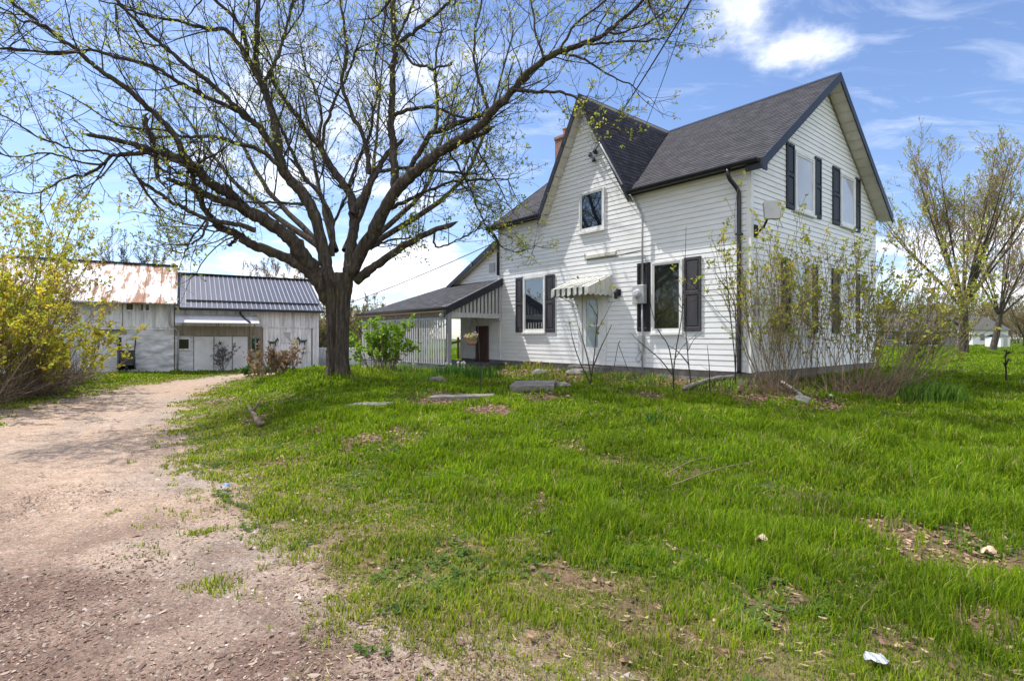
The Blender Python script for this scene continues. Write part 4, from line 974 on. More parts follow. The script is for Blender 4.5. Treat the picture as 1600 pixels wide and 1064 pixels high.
# ---- things by the barn
def bw(x,y,z=0): return np.array([BO[0]+x*BW_[0]-y*BW_[1],BO[1]+x*BW_[1]+y*BW_[0],BZ+z])
xw=bq(199,577)[0]; p=bw(xw,-.42,0); p[2]=float(gz(p[0],p[1]))
wb=empty('wheelbarrow',p,math.atan2(BW_[1],BW_[0])+.1,'black wheelbarrow tipped up against the stone wall of the barn','wheelbarrow')
mb=MB()
a=[(-.34,.05,.18),(.34,.05,.18),(.30,.16,1.0),(-.30,.16,1.0)]; b=[(-.24,-.24,.36),(.24,-.24,.36),(.22,-.16,.84),(-.22,-.16,.84)]
for i in range(4): mb.poly([a[i],a[(i+1)%4],b[(i+1)%4],b[i]])
mb.poly(b); mb.build('tray',M['black'],wb)
for s in (-1,1):
    mb=MB(); mb.tube([(s*.12,.10,.12),(s*.27,.10,.5),(s*.30,.2,1.05),(s*.34,.24,1.55)],.025,8); mb.build('handle',M['brownwood'],wb)
    mb=MB(); mb.tube([(s*.25,-.14,.85),(s*.26,-.45,.6),(s*.25,-.25,.3)],.02,6); mb.build('leg',M['black'],wb)
mb=MB(); th=np.linspace(0,2*np.pi,25); mb.tube([(0,-.06+.0*t,0)+v3(0,.17*math.cos(t),.19+.17*math.sin(t)) for t in th],.05,8,cap=False); mb.build('wheel',M['black'],wb)
p=bw(.75,-.15); p[2]=float(gz(p[0],p[1]))
mb=MB(); mb.lathe(p,[(.30,0),(.34,.05),(.37,.45),(.36,.47),(.39,.9),(.37,.93),(.33,.92),(.31,.5)],20); tag(mb.build('barrel',M['rust'],smooth=False),'rusty brown barrel standing at the right end of the barn','barrel')
mb=MB(); a=bw(.1,1.0)-v3(0,0,.2); b=bw(3.4,.2)-v3(0,0,.2); mb.bar(a+v3(0,0,.7),b+v3(0,0,.7),.3,1.15); tag(mb.build('low_wall',M['wash'],bevel=.02),'low whitewashed wall running on from the right end of the barn','wall')

# ------------------------------------------------------------------ houses far behind the right of the farmhouse
def far_house(px,Y,w,d,h,rise,rot,label,wallm,roofm,opening=None,name='bungalow',zpx=None):
    x=(px-CX)/F*Y; z=float(gz(x,Y)); o=empty(name,(x,Y,z),rot,label,'house',None)
    mb=MB(); mb.box((-w/2,0,-.3),(w/2,d,h)); mb.build('wall',wallm,o)
    mb=MB(); mb.prism([(-w/2-.4,-.5,h-.15),(-w/2-.4,d/2,h+rise),(-w/2-.4,d+.5,h-.15),(-w/2-.4,d/2,h+rise-.25)],(w+.8,0,0)); mb.build('roof',roofm,o)
    if opening:
        for (a,b,c,e) in opening:
            mb=MB(); mb.box((a,-.04,c),(b,.1,e)); f=mb.build('window',M['white'],o); g=MB(); g.box((a+.08,-.06,c+.08),(b-.08,-.045,e-.08)); g.build('pane',M['glass_dark'],f)
    return o
M['farwall']=mat('grey_siding_far',(.28,.28,.28),(.22,.22,.22)); M['farroof']=mat('grey_roof_far',(.10,.095,.09),(.07,.07,.07),rough=.95)
far_house(1432,62,8.5,8,1.9,2.0,-.15,'low grey bungalow behind the lilacs with dark carport opening',M['farwall'],M['farroof'],[(-1.2,2.6,.1,1.75),(-3.4,-2.2,.7,1.5)])
far_house(1548,74,6.5,7,2.2,1.9,.25,'small white gabled house behind the right tree',M['white'],M['farroof'],[(-2.0,-1.1,.6,1.6),(.2,1.0,.6,1.6)],name='cottage')
x=(1571-CX)/F*58; sh=empty('shed',(x,58,float(gz(x,58))),.2,'small white garden shed on the lawn at far right','shed')
mb=MB(); mb.box((-.62,0,-.1),(.62,1.6,1.15)); mb.build('wall',M['white'],sh)
mb=MB(); mb.prism([(-.72,-.1,1.12),(-.72,.8,1.45),(-.72,1.7,1.12),(-.72,.8,1.32)],(1.44,0,0)); mb.build('roof',M['farroof'],sh)
mb=MB(); mb.box((-.25,-.03,0),(.25,-.005,1.0)); mb.build('door',M['greymetal'],sh)
# ------------------------------------------------------------------ branching plants
class Tubes:
    def __init__(s): s.V=[];s.Q=[];s.n=0
    def add(s,pts,rad,n=5):
        pts=np.asarray(pts,float); k=len(pts); rad=np.broadcast_to(np.asarray(rad,float),(k,))
        T=np.empty_like(pts); T[1:-1]=pts[2:]-pts[:-2]; T[0]=pts[1]-pts[0]; T[-1]=pts[-1]-pts[-2]
        T/=np.linalg.norm(T,axis=1)[:,None]+1e-9
        ref=np.array([0.31,.12,.94]) if abs(T[0,2])<.85 else np.array([.94,.3,.1])
        A=np.cross(T,ref); A/=np.linalg.norm(A,axis=1)[:,None]+1e-9; B=np.cross(A,T)
        th=np.arange(n)*2*np.pi/n
        R=pts[:,None]+rad[:,None,None]*(np.cos(th)[None,:,None]*A[:,None]+np.sin(th)[None,:,None]*B[:,None])
        s.V.append(R.reshape(-1,3))
        i,j=np.meshgrid(np.arange(k-1),np.arange(n),indexing='ij')
        q=np.stack([i*n+j,i*n+(j+1)%n,(i+1)*n+(j+1)%n,(i+1)*n+j],-1).reshape(-1,4)+s.n
        s.Q.append(q); s.n+=k*n
    def build(s,name,m,parent=None,smooth=True): 
        return mesh_np(name,np.concatenate(s.V),np.concatenate(s.Q),m=m,parent=parent,smooth=smooth)
def unit(v): return v/(np.linalg.norm(v)+1e-9)
def curve(pts,n):
    """Catmull-Rom through pts, n samples per span"""
    P=[np.array(p,float) for p in pts]; P=[2*P[0]-P[1]]+P+[2*P[-1]-P[-2]]; out=[]
    for i in range(1,len(P)-2):
        for t in np.linspace(0,1,n,endpoint=False):
            a,b,c,d=P[i-1:i+3]
            out.append(.5*((2*b)+(c-a)*t+(2*a-5*b+4*c-d)*t*t+(3*b-a-3*c+d)*t**3))
    out.append(P[-2]); return np.array(out)
def grow(tb,lv,p,d,Ln,r,lev,maxlev,up=.12,wob=.18,kids=(5,5,4),ratio=.55,sides=(6,5,4,3),minr=.003,spread=.8,leafstep=1,out=None):
    """a branch from p along d; children spring from its length; lv collects leaf places"""
    n=max(4,min(8,int(Ln/.25)+3)); pts=[p]; dd=d.copy(); step=Ln/(n-1)
    for i in range(n-1):
        dd=unit(dd+rng.normal(0,wob,3)+np.array([0,0,up])*(.6 if lev==0 else 1)); pts.append(pts[-1]+dd*step)
    pts=np.array(pts); rad=np.linspace(r,max(minr,r*.3),n)
    tb.add(pts,rad,sides[min(lev,len(sides)-1)])
    if lev>=maxlev:
        for i in range(n-1,0,-leafstep): lv.append((pts[i],unit(pts[i]-pts[i-1]),i==n-1))
        return
    nk=kids[min(lev,len(kids)-1)]; nk=max(1,int(rng.poisson(nk*.75)+1))
    for k in range(nk):
        t=.18+.80*(k+rng.random())/nk; f=t*(n-1); i=min(int(f),n-2); q=pts[i]+(pts[i+1]-pts[i])*(f-i); tg=unit(pts[i+1]-pts[i])
        side=unit(np.cross(tg,rng.normal(0,1,3))); nd=unit(tg*(1-spread*.5)+side*spread*rng.uniform(.6,1.1)+np.array([0,0,up*1.5]))
        grow(tb,lv,q,nd,Ln*ratio*rng.uniform(.6,1.15)*(1.1-.45*t),max(minr,(rad[i])*rng.uniform(.45,.65)),lev+1,maxlev,up,wob,kids,ratio,sides,minr,spread,leafstep)
    lv.append((pts[-1],dd,True))
def leaves(name,lv,m,pal,size,per=(3,5),parent=None,keep=1.0,aspect=.55,drop=.0,kind=None,scatter=.6):
    """little leaf blades gathered in clusters at the given places"""
    lv=[l for l in lv if rng.random()<keep*(1.0 if l[2] else .6)]
    if not lv: return None
    P=np.array([l[0] for l in lv]); D=np.array([l[1] for l in lv]); k=rng.integers(per[0],per[1]+1,len(P))
    tone=rng.uniform(.75,1.25,len(P)); ci=rng.integers(0,len(pal),len(P))
    P=np.repeat(P,k,0); D=np.repeat(D,k,0); tone=np.repeat(tone,k); ci=np.repeat(ci,k); n=len(P)
    d=D+rng.normal(0,.9,(n,3)); d[:,2]-=drop; d/=np.linalg.norm(d,axis=1)[:,None]
    e=np.cross(d,rng.normal(0,1,(n,3))); e/=np.linalg.norm(e,axis=1)[:,None]+1e-9; nn=np.cross(d,e)
    s=size*rng.uniform(.5,1.35,n)[:,None]; b=P+rng.normal(0,1,(n,3))*s*scatter*.5
    V=np.empty((n,5,3)); V[:,0]=b; V[:,1]=b+d*s*.5+e*s*aspect*.5+nn*s*.12; V[:,2]=b+d*s; V[:,3]=b+d*s*.5-e*s*aspect*.5+nn*s*.12; V[:,4]=b+d*s*.5-nn*s*.03
    i=np.arange(n)[:,None]*5; t=np.concatenate([i+np.array([0,1,4]),i+np.array([1,2,4]),i+np.array([2,3,4]),i+np.array([3,0,4])])
    c=np.array(pal)[ci]*tone[:,None]
    return tag(mesh_np(name,V.reshape(-1,3),None,t,m=m,cols=np.repeat(c,5,0),parent=parent),kind=kind)
YG=[[.44,.46,.06],[.34,.41,.055],[.50,.46,.07],[.28,.37,.06]]

# ------------------------------------------------------------------ bark
def bark(name,c1,c2,c3,sc=5,st=(1,1,.16),bump=1.0):
    m,nt,b,out=nodes(name)
    tc=N(nt,'ShaderNodeTexCoord'); mp=N(nt,'ShaderNodeMapping'); mp.inputs['Scale'].default_value=st; nt.links.new(tc.outputs['Object'],mp.inputs[0])
    vo=N(nt,'ShaderNodeTexNoise',i_Scale=sc*2.6,i_Detail=9,i_Roughness=.72,i_Distortion=.5); nt.links.new(mp.outputs[0],vo.inputs['Vector'])
    r=ramp(nt,[(.30,c1),(.52,c2),(.72,c3)]); nt.links.new(vo.outputs['Fac'],r.inputs[0])
    g=N(nt,'ShaderNodeTexNoise',i_Scale=1.1,i_Detail=5); nt.links.new(tc.outputs['Object'],g.inputs['Vector'])
    gr=ramp(nt,[(.52,(0,0,0)),(.68,(.55,.55,.55))]); nt.links.new(g.outputs['Fac'],gr.inputs[0])
    mx=N(nt,'ShaderNodeMixRGB'); nt.links.new(gr.outputs[0],mx.inputs[0]); nt.links.new(r.outputs[0],mx.inputs[1]); mx.inputs[2].default_value=(.095,.095,.035,1)
    nt.links.new(mx.outputs[0],b.inputs['Base Color']); b.inputs['Roughness'].default_value=.95; b.inputs['Specular IOR Level'].default_value=.1
    bu=N(nt,'ShaderNodeBump',i_Strength=bump,i_Distance=.04); nt.links.new(vo.outputs['Fac'],bu.inputs['Height']); nt.links.new(bu.outputs[0],b.inputs['Normal'])
    return m
M['bark']=bark('grey_furrowed_bark',(.018,.015,.013),(.075,.062,.052),(.19,.165,.14))

# ------------------------------------------------------------------ the big maple: main limbs measured, the rest grown
TY=gp(527,591)[1]
tbase=gp(527,591)
maple=empty('maple_tree',tbase,0,'big old maple with spreading bare limbs and fresh yellow-green buds beside the driveway','tree')
def tp(px,py,dy): return ray(px,py,TY+dy)-tbase
tr=Tubes(); br=Tubes(); LV=[]
# trunk with root flare and a furrow
prof=[(604,30),(592,24.5),(578,21),(560,19.6),(530,19),(500,20),(475,22),(455,25.5),(440,29),(428,30)]
ns=40; rings=[]
for k,(py,hw) in enumerate(prof):
    hw*=.86; c=tp(527-(.4 if py<470 else 0)-(3 if py>560 else 0)*0+(-4 if py<450 else 0)*.3,py,0); r=hw/F*TY
    th=np.arange(ns)*2*np.pi/ns
    flare=max(0,(py-560)/44)
    rr=r*(1+.05*np.sin(3*th+.6)+.035*np.sin(7*th+k*.22)+.05*flare*np.sin(5*th+1)+.02*rng.normal(0,1,ns))
    # furrow facing the lawn
    dth=np.angle(np.exp(1j*(th-(-math.pi/2-.18+.03*k)))); rr=rr*(1-.48*np.exp(-(dth/.17)**2)*(1 if py>440 else .3))
    rings.append(np.stack([c[0]+rr*np.cos(th),c[1]+rr*np.sin(th)*.9,np.full(ns,c[2])],-1))
# refine rings along the height
RR=curve([r.reshape(-1) for r in rings],4).reshape(-1,ns,3)
RR+=rng.normal(0,.006,RR.shape)
k=len(RR); i,j=np.meshgrid(np.arange(k-1),np.arange(ns),indexing='ij')
tr.V.append(RR.reshape(-1,3)); tr.Q.append(np.stack([i*ns+j,i*ns+(j+1)%ns,(i+1)*ns+(j+1)%ns,(i+1)*ns+j],-1).reshape(-1,4)); tr.n=k*ns
tr.V.append(np.array([tp(526,424,0)])); tr.n+=1
def limb(pts,w0,w1,d0,d1,n=12,kids=None,stub=False,kl=1.0,start=.2,dens=1.0):
    """px polyline -> limb; w in picture pixels, depth offset from d0 to d1 metres (negative = nearer)"""
    P=np.array(pts,float); seg=np.r_[0,np.cumsum(np.hypot(*np.diff(P,axis=0).T))]; t=seg/seg[-1]
    W=[tp(a,b,d0+(d1-d0)*u) for (a,b),u in zip(pts,t)]
    C=curve(W,5); m=len(C); C[1:-1]+=rng.normal(0,.012,(m-2,3))
    u=np.linspace(0,1,m); rad=.72*(w0+(w1-w0)*u**.85)/2/F*TY*(1+.06*rng.normal(0,1,m)); rad=np.clip(rad,.006,None)
    if stub: rad[-1]*=.55
    big=w0>5
    (tr if big else br).add(C,rad,n if big else 6)
    if stub: br.add(np.array([C[-1],C[-1]+unit(C[-1]-C[-2])*.07]),[rad[-1],rad[-1]*.15],5)
    Ltot=np.linalg.norm(np.diff(C,axis=0),axis=1).sum()
    nk=int(Ltot*(3.7 if kids is None else kids*1.4)*dens)
    for q in range(nk):
        s=start+(1-start)*(q+rng.random())/nk; f=s*(m-1); i=min(int(f),m-2); p=C[i]+(C[i+1]-C[i])*(f-i); tg=unit(C[i+1]-C[i])
        side=unit(np.cross(tg,rng.normal(0,1,3))); nd=unit(tg*.75+side*.75+np.array([0,0,.18]))
        ln=kl*rng.uniform(.9,2.3)*(1.15-.4*s)
        grow(br,LV,p,nd,ln,min(rad[i]*.5,.005+.0085*ln),1,3,up=.07,wob=.16,kids=(3,4,4),ratio=.58,sides=(5,4,3,3),minr=.0034,spread=.85,leafstep=2)
    if not stub:
        for q in range(3): grow(br,LV,C[-1],unit(C[-1]-C[-2]+rng.normal(0,.25,3)),1.4*kl,max(rad[-1]*.8,.008),1,3,up=.05,wob=.15,kids=(4,4,3),ratio=.58,sides=(5,4,4,3),minr=.0034,leafstep=2)
Z=0
# left, low
limb([(514,470),(500,445),(487,428),(467,414),(447,402),(418,391),(390,381),(372,367),(350,357),(339,352),(326,338),(314,315),(303,281),(296,262)],30,7,0,-2.2,start=.45)
limb([(372,370),(362,381),(356,383)],9,6,-1.0,-1.1,stub=True,kids=0)
limb([(512,455),(494,425),(476,404),(463,383),(445,366),(424,351),(402,338),(384,329),(368,315),(352,299),(339,293),(319,277),(310,267),(292,254),(271,245),(244,235)],34,13,0,-2.8,start=.4)
limb([(244,236),(222,230),(199,223),(168,216),(132,210)],12,6,-2.8,-3.4,stub=True,kids=1.5,kl=.7)
limb([(242,235),(226,239),(195,241),(174,244),(159,258),(136,274),(100,280),(64,301)],9,2.5,-2.8,-3.8)
limb([(174,244),(150,236),(110,232),(60,215),(20,190),(-25,165)],4.5,2,-3.2,-4.4)
limb([(159,258),(120,252),(70,240),(25,246),(-15,238)],4,2,-3.3,-4.6)
limb([(242,232),(238,214),(228,196),(229,179)],10,6,-2.8,-2.9,stub=True,kids=0)
limb([(400,360),(375,352),(350,348),(325,343),(296,331),(267,315),(244,300),(215,279)],11,5,-1.4,-2.8,kl=.8)
limb([(371,322),(337,311),(303,295),(280,286),(260,279)],16,8,-1.8,-2.2,stub=True,kids=.8,kl=.6)
limb([(305,261),(287,243),(278,222),(263,199),(233,169),(188,132),(150,105),(124,83),(94,60),(64,38),(23,8),(-10,-20)],13,4,-2.4,-4.2)
limb([(120,80),(80,82),(40,77),(0,75),(-30,70)],4,2.2,-3.8,-4.4)
limb([(59,36),(30,30),(-10,5)],3.5,2,-4,-4.4)
limb([(124,83),(60,80),(10,77)],3.5,2,-3.8,-4.2,kids=1.5)
limb([(323,343),(300,372),(288,395),(270,391)],4,2,-2.0,-2.3,kids=3,kl=.55)
limb([(326,338),(318,365),(302,380),(283,382)],6,2.5,-2.1,-2.3,kids=3,kl=.6)
# left of centre
limb([(512,430),(505,395),(494,345),(476,306),(451,279),(438,254),(434,221),(426,180),(412,140),(402,108),(400,80),(402,38),(405,-10)],30,9,0,.4,start=.35)
limb([(451,279),(428,252),(404,234),(371,225),(337,214),(300,214),(262,214),(235,219)],12,4,0,-1.8)
limb([(444,265),(425,228),(404,200),(386,182),(361,160),(331,132),(289,101),(259,75),(233,53),(210,30),(185,5)],15,5,.1,-1.6)
limb([(386,186),(361,169),(312,147),(271,124),(241,105),(180,90),(143,79),(90,84),(10,77)],11,3,.0,-3.0)
limb([(414,142),(391,100),(368,62),(350,45),(331,46),(278,34),(226,24),(180,6)],12,4,.2,-1.2)
limb([(391,100),(375,40),(340,5),(320,-20)],10,5,.2,-.4)
limb([(412,130),(425,108),(436,84),(444,56),(452,28),(459,-10)],8,5,.3,.6)
limb([(519,400),(517,342),(499,304),(476,277),(462,250),(445,213),(432,186)],12,6,.2,.8)
limb([(479,320),(456,318),(420,316),(385,316),(360,315)],7,3.5,.1,-.6,kl=.8)
# centre
limb([(545,430),(546,406),(552,370),(553,340),(550,312),(537,288),(517,261),(497,225),(479,205),(463,180),(447,160),(427,128),(425,105)],27,8,.2,1.6,start=.35)
limb([(552,335),(565,312),(578,286),(589,266),(605,240),(620,228),(630,219)],20,8,.3,.8,stub=True,kids=.6,kl=.6)
limb([(576,272),(573,240),(565,208),(552,185),(541,155),(534,125),(541,96),(541,68),(534,15),(530,-15)],12,5,.4,1.0)
limb([(545,290),(555,262),(567,236),(580,203),(583,175),(590,140),(586,95),(600,40),(604,-10)],8,3.5,.6,1.8)
limb([(504,238),(507,205),(520,165),(534,135),(548,105),(556,79)],8,5,1.0,1.4,kids=2)
limb([(497,225),(503,180),(490,135),(478,110),(470,70)],7,3,1.0,2.2)
limb([(512,400),(517,378),(522,350),(530,330),(545,300)],9,5,.6,1.2,kids=1.5)
limb([(425,113),(445,60),(470,20),(476,-10)],5,3,1.3,2)
# right
limb([(548,430),(556,410),(582,365),(606,320),(627,288),(658,261),(690,236),(721,218),(744,202),(771,173),(801,143),(831,109),(865,86),(906,71),(944,53),(981,23),(1012,-5)],32,4.5,0,-3.4,start=.3,kl=.78)
limb([(618,300),(616,265),(614,225),(611,195),(613,160),(613,113),(617,68),(613,23),(617,-15)],20,9,-.1,.6,start=.15)
limb([(614,72),(640,55),(662,38),(690,15),(715,-8)],10,5,.4,.0)
limb([(616,70),(628,45),(645,5),(650,-15)],8,5,.4,.8)
limb([(801,141),(831,143),(868,144),(895,150),(917,173),(936,197)],7,2.5,-2.1,-2.9,kl=.7)
limb([(883,84),(914,94),(951,117),(989,135)],5,2,-2.8,-3.4,kl=.8)
limb([(629,286),(649,250),(672,211),(694,203),(726,189),(755,179),(775,172)],12,7,-.4,-1.4)
limb([(616,180),(650,169),(680,169),(711,181),(735,188)],9,4,-.1,-.9)
limb([(680,206),(684,162),(680,124),(677,109),(660,104),(644,99),(628,74)],8,5,-.7,-.2)
limb([(677,109),(690,104),(701,103),(706,98)],5,4.5,-.7,-.8,stub=True,kids=0)
limb([(680,120),(683,75),(690,40),(684,-10)],5,2.5,-.6,-.4)
limb([(763,176),(750,130),(741,94),(744,45),(756,-10)],7,3,-1.5,-1.0)
limb([(850,92),(838,56),(829,-10)],5,3,-2.5,-2.2)
limb([(876,78),(898,38),(929,15),(960,-10)],5,2.5,-2.7,-3.2)
limb([(906,71),(960,66),(1020,62),(1040,60)],4.5,1.8,-3.0,-3.6,kl=.6)
limb([(944,53),(985,48),(1030,25),(1050,12)],4,1.8,-3.2,-3.8,kl=.6)
limb([(591,268),(629,263),(674,267),(721,270),(745,273)],9,4,.2,-.4,kl=.8)
limb([(611,326),(640,311),(672,297),(708,284),(753,280),(794,281)],9,2.5,-.3,-1.2)
limb([(700,231),(728,220),(755,209),(770,199)],11,8,-1.0,-1.2,stub=True,kids=0)
limb([(556,440),(575,424),(595,410),(622,391),(649,375),(676,361),(712,348)],22,9,0,-.8,stub=True,kids=1.3,kl=.6)
limb([(578,390),(592,381),(612,375),(640,372)],8,3,0,.2,kl=.5)
limb([(679,364),(681,385),(703,381),(721,372),(742,361),(752,348),(760,340)],5,2,-.7,-.2,kl=.6)
limb([(745,357),(763,362),(780,384),(800,393),(818,392),(836,384)],3,1.6,-.3,.0,kids=3,kl=.4)
limb([(699,234),(712,254),(726,277),(737,302),(748,330),(758,351)],4.5,2.5,-1.0,-.4,kids=3.5,kl=.6)
limb([(737,221),(753,245),(767,270),(785,302),(794,320)],4,2,-1.2,-.8,kids=3.5,kl=.6)
limb([(650,255),(662,290),(664,335),(660,368)],3,1.6,-.5,-.2,kids=3,kl=.5)
# limbs that lean away behind the crown
for (a,b,c,dd) in ((470,150,520,4),(600,60,560,5),(330,180,480,3.5),(720,120,620,4.5),(250,120,470,4.5),(800,60,640,3)):
    limb([(c*.35+527*.65,392),(c*.6+a*.4-.0,300),(c*.3+a*.7,220),(a,b)],15,4,.4,dd,kids=1.6)
for side in (-1,1):   # hollow branch collar on the left limb
    pass
c=tp(460,397,-.45); br.add(np.array([tp(457,360,-.35),tp(459,378,-.45),c]),[.05,.10,.11],10)
trunk=tr.build('trunk',M['bark'],maple)
print('maple leaf places',len(LV))
crown=br.build('branches',M['twig'],maple)
leaves('leaf_buds',LV,M['leaf'],YG,.056,(3,5),maple,keep=LEAF_KEEP,aspect=.7)

# ------------------------------------------------------------------ generic open spring tree
def open_tree(name,base,H,spread,r,fork,seed,label,pal,leafsize,keep,nl=7,group=None,barkm='bark',twigm='twig',levels=3,kids=(7,5,4),lean=0,minr=.012,per=(3,5),limb=.55,s0=.2):
    global rng
    keep_rng=rng; rng=np.random.default_rng(seed)
    o=empty(name,base,0,label,'tree',group)
    t=Tubes(); b=Tubes(); lv=[]
    top=np.array([lean*fork,0,fork]); t.add(curve([(0,0,-.2),(0,0,.25),(lean*fork*.5+.03,0,fork*.5),tuple(top)],4),np.r_[np.linspace(r*1.5,r,5),np.linspace(r*.97,r*.8,8)],10)
    for i in range(nl):
        az=i*2.4+rng.uniform(-.3,.3); out=spread*rng.uniform(.25,1.0); hh=H-fork
        e=np.array([math.cos(az)*out,math.sin(az)*out,hh*rng.uniform(.72,1.0)*(1-.28*(out/spread)**2)])
        P=curve([top*.82,top+e*np.array([.28,.28,.22]),top+e*np.array([.62,.62,.55]),top+e],4)
        rad=np.linspace(r*limb,minr*1.3,len(P)); t.add(P,rad,7)
        Lm=np.linalg.norm(e); n=int(Lm*1.5)
        for q in range(n):
            s=s0+(.98-s0)*(q+rng.random())/n; f=s*(len(P)-1); k=min(int(f),len(P)-2); p=P[k]+(P[k+1]-P[k])*(f-k); tg=unit(P[k+1]-P[k])
            sd=unit(np.cross(tg,rng.normal(0,1,3)))
            grow(b,lv,p,unit(tg*.8+sd*.65+np.array([0,0,.25])),Lm*.32*(1.15-.6*s)*rng.uniform(.7,1.2),max(minr,rad[k]*.5),3-levels+1,3,up=.14,wob=.13,kids=kids,ratio=.6,sides=(5,4,3,3),minr=minr,spread=.75,leafstep=2)
    t.build('trunk',M[barkm],o); b.build('branches',M[twigm],o)
    leaves('foliage',lv,M['leaf'],pal,leafsize,per,o,keep=keep,aspect=.7)
    rng=keep_rng
    return o
b=gp(1505,552); open_tree('tree',b,(b[1])*(552-222)/F,6.6,.30,3.6,3,'tall spreading tree with thin yellow-green spring leaves right of the farmhouse',[[.40,.40,.07],[.33,.37,.07],[.46,.38,.09]],.11,.5,nl=18,minr=.009,kids=(5,4,3),twigm='redtwig',limb=.32,s0=.42)
b=gp(1552,548); open_tree('tree',b,12.5,6.5,.24,3.4,8,'leaning tree close behind the tall spreading tree at right',[[.32,.32,.08],[.38,.32,.09]],.11,.4,nl=9,lean=.18,minr=.011,kids=(4,4,3),twigm='redtwig',limb=.35)
# trees beyond the barn and along the back of the yard
bt=[(185,47,11.0,4.2,'bare purple-grey tree rising behind the rusty barn roof',[[.16,.12,.12],[.12,.09,.09]],.3,'twig'),
    (228,50,9.8,2.6,'small bare tree behind right end of the rusty barn roof',[[.16,.12,.12],[.12,.09,.09]],.25,'twig'),
    (440,50,9.6,4.2,'reddish budding tree rising behind the dark barn roof',[[.30,.17,.11],[.34,.22,.12],[.24,.13,.10]],.9,'redtwig'),
    (500,46,4.6,2.6,'yellowish bare tree just right of the barn end',[[.30,.26,.10],[.24,.21,.09]],.8,'tantwig'),
    (575,50,6.0,3.0,'olive budding tree behind the maple trunk and the porch corner',[[.24,.22,.08],[.20,.17,.08]],.7,'tantwig'),
    (640,54,4.2,3.0,'low tan thicket tree behind the porch screens',[[.28,.22,.11],[.22,.18,.09]],.8,'tantwig'),
    (535,40,4.4,2.2,'slim yellow-barked tree in the gap behind the maple trunk',[[.32,.28,.09],[.26,.24,.08]],.7,'tantwig'),
    (20,40,6.5,4.0,'dull brown bare tree behind the yellow willow scrub',[[.24,.20,.10]],.5,'twig'),
    (1600,60,6.0,4.5,'tan budding tree at the far right edge beyond the shed',[[.30,.24,.10],[.24,.20,.09]],.8,'tantwig'),
    (1420,80,7.5,4.5,'hazy budding tree behind the grey bungalow',[[.26,.22,.12],[.22,.18,.10]],.7,'tantwig'),
    (1520,95,8.5,5,'hazy tree behind the white cottage',[[.24,.20,.12],[.20,.17,.10]],.7,'tantwig')]
for k,(px,Y,H,sp,lab,pal,kp,tw) in enumerate(bt):
    x=(px-CX)/F*Y; open_tree('tree',(x,Y,float(gz(x,Y))-.1),H,sp,.13,H*.22,40+k,lab,pal,.09,kp,nl=10,group='trees along the back of the yard',twigm=tw,minr=.012,kids=(6,5,4),per=(2,4),limb=.4)
# ---- thicket far behind, one mass
tb=Tubes(); lv=[]
for k in range(340):
    s=rng.random()
    px=rng.uniform(480,660) if s<.26 else (rng.uniform(-260,140) if s<.40 else rng.uniform(1370,1760))
    Y=rng.uniform(56,70) if px<1000 else rng.uniform(85,120)
    x=(px-CX)/F*Y
    if k%3==0: x=rng.uniform(-45,60); Y=-rng.uniform(32,55); px=1500
    p=np.array([x,Y,float(gz(x,Y))])
    h=rng.uniform(2.2,4.6) if px<1000 else rng.uniform(3,8)
    for q in range(4): grow(tb,lv,p+rng.normal(0,.5,3)*np.array([1,1,0]),unit(np.array([rng.normal(0,.35),rng.normal(0,.35),1])),h,.05,1,3,up=.05,wob=.12,kids=(5,4,3),sides=(4,3,3,3),minr=.022,leafstep=2)
wd=mesh_np('woodland',np.concatenate(tb.V),np.concatenate(tb.Q),m=M['tantwig']); tag(wd,kind='stuff')
leaves('woodland_leaves',lv,M['leaf'],[[.30,.25,.10],[.24,.20,.09],[.32,.30,.09],[.20,.20,.08]],.26,(3,5),None,keep=.8,kind='stuff')

# ------------------------------------------------------------------ multi-stemmed shrubs
def shrub(name,base,stems,label,pal,leafsize,keep,stemm='redtwig',cat='shrub',group=None,maxlev=2,kids=(5,3,3),minr=.004,per=(3,5),r0=.016,up=.06,wob=.09,lean=None,leafstep=1,spread=.5,ratio=.42,aspect=.6):
    """stems: list of (base offset xy, direction, length)"""
    o=empty(name,base,0,label,cat,group); tb=Tubes(); lv=[]
    for (ox,oy,d,Ln) in stems:
        z=float(gz(base[0]+ox,base[1]+oy))-base[2]-.03
        grow(tb,lv,np.array([ox,oy,z]),unit(np.array(d,float)),Ln,r0*rng.uniform(.6,1.25)*(.5+Ln/4),3-maxlev if maxlev<3 else 0,2+(1 if maxlev>=3 else 0) if False else 3,up=up,wob=wob,kids=kids,ratio=ratio,sides=(6,5,4,3),minr=minr,spread=spread,leafstep=leafstep)
    tb.build('stems',M[stemm],o)
    zz=float(gz(base[0],base[1]))
    leaves('foliage',lv,M['leaf'],pal,leafsize,per,o,keep=keep,aspect=aspect)
    return o
def fan(n,sp,rad,L0,L1,bias=(0,0),upw=1.0,sy=None):
    out=[]
    for k in range(n):
        a=rng.uniform(0,2*np.pi); q=abs(rng.normal(0,1)); t=min(q,1.8)*sp
        ox,oy=rng.normal(0,rad),rng.normal(0,rad*.8)
        out.append((ox,oy,(math.cos(a)*t+bias[0]+ox*.6,math.sin(a)*t*(sy or 1)+bias[1]+oy*.6,upw),rng.uniform(L0,L1)*(1-.18*t)))
    return out
LIL=[[.42,.42,.06],[.32,.36,.05],[.50,.44,.07],[.27,.33,.06]]
bA=gp(1212,613); bB=gp(1345,618); bC=gp(1425,612)
shrub('lilac_bush',bA,fan(30,.22,.14,2.2,3.6),'leggy lilac clump with tall thin stems at the front house corner',LIL,.070,.88,group='lilac bushes beside the house',leafstep=2,per=(3,5),r0=.0075,kids=(4,3,2),stemm='lilacstem')
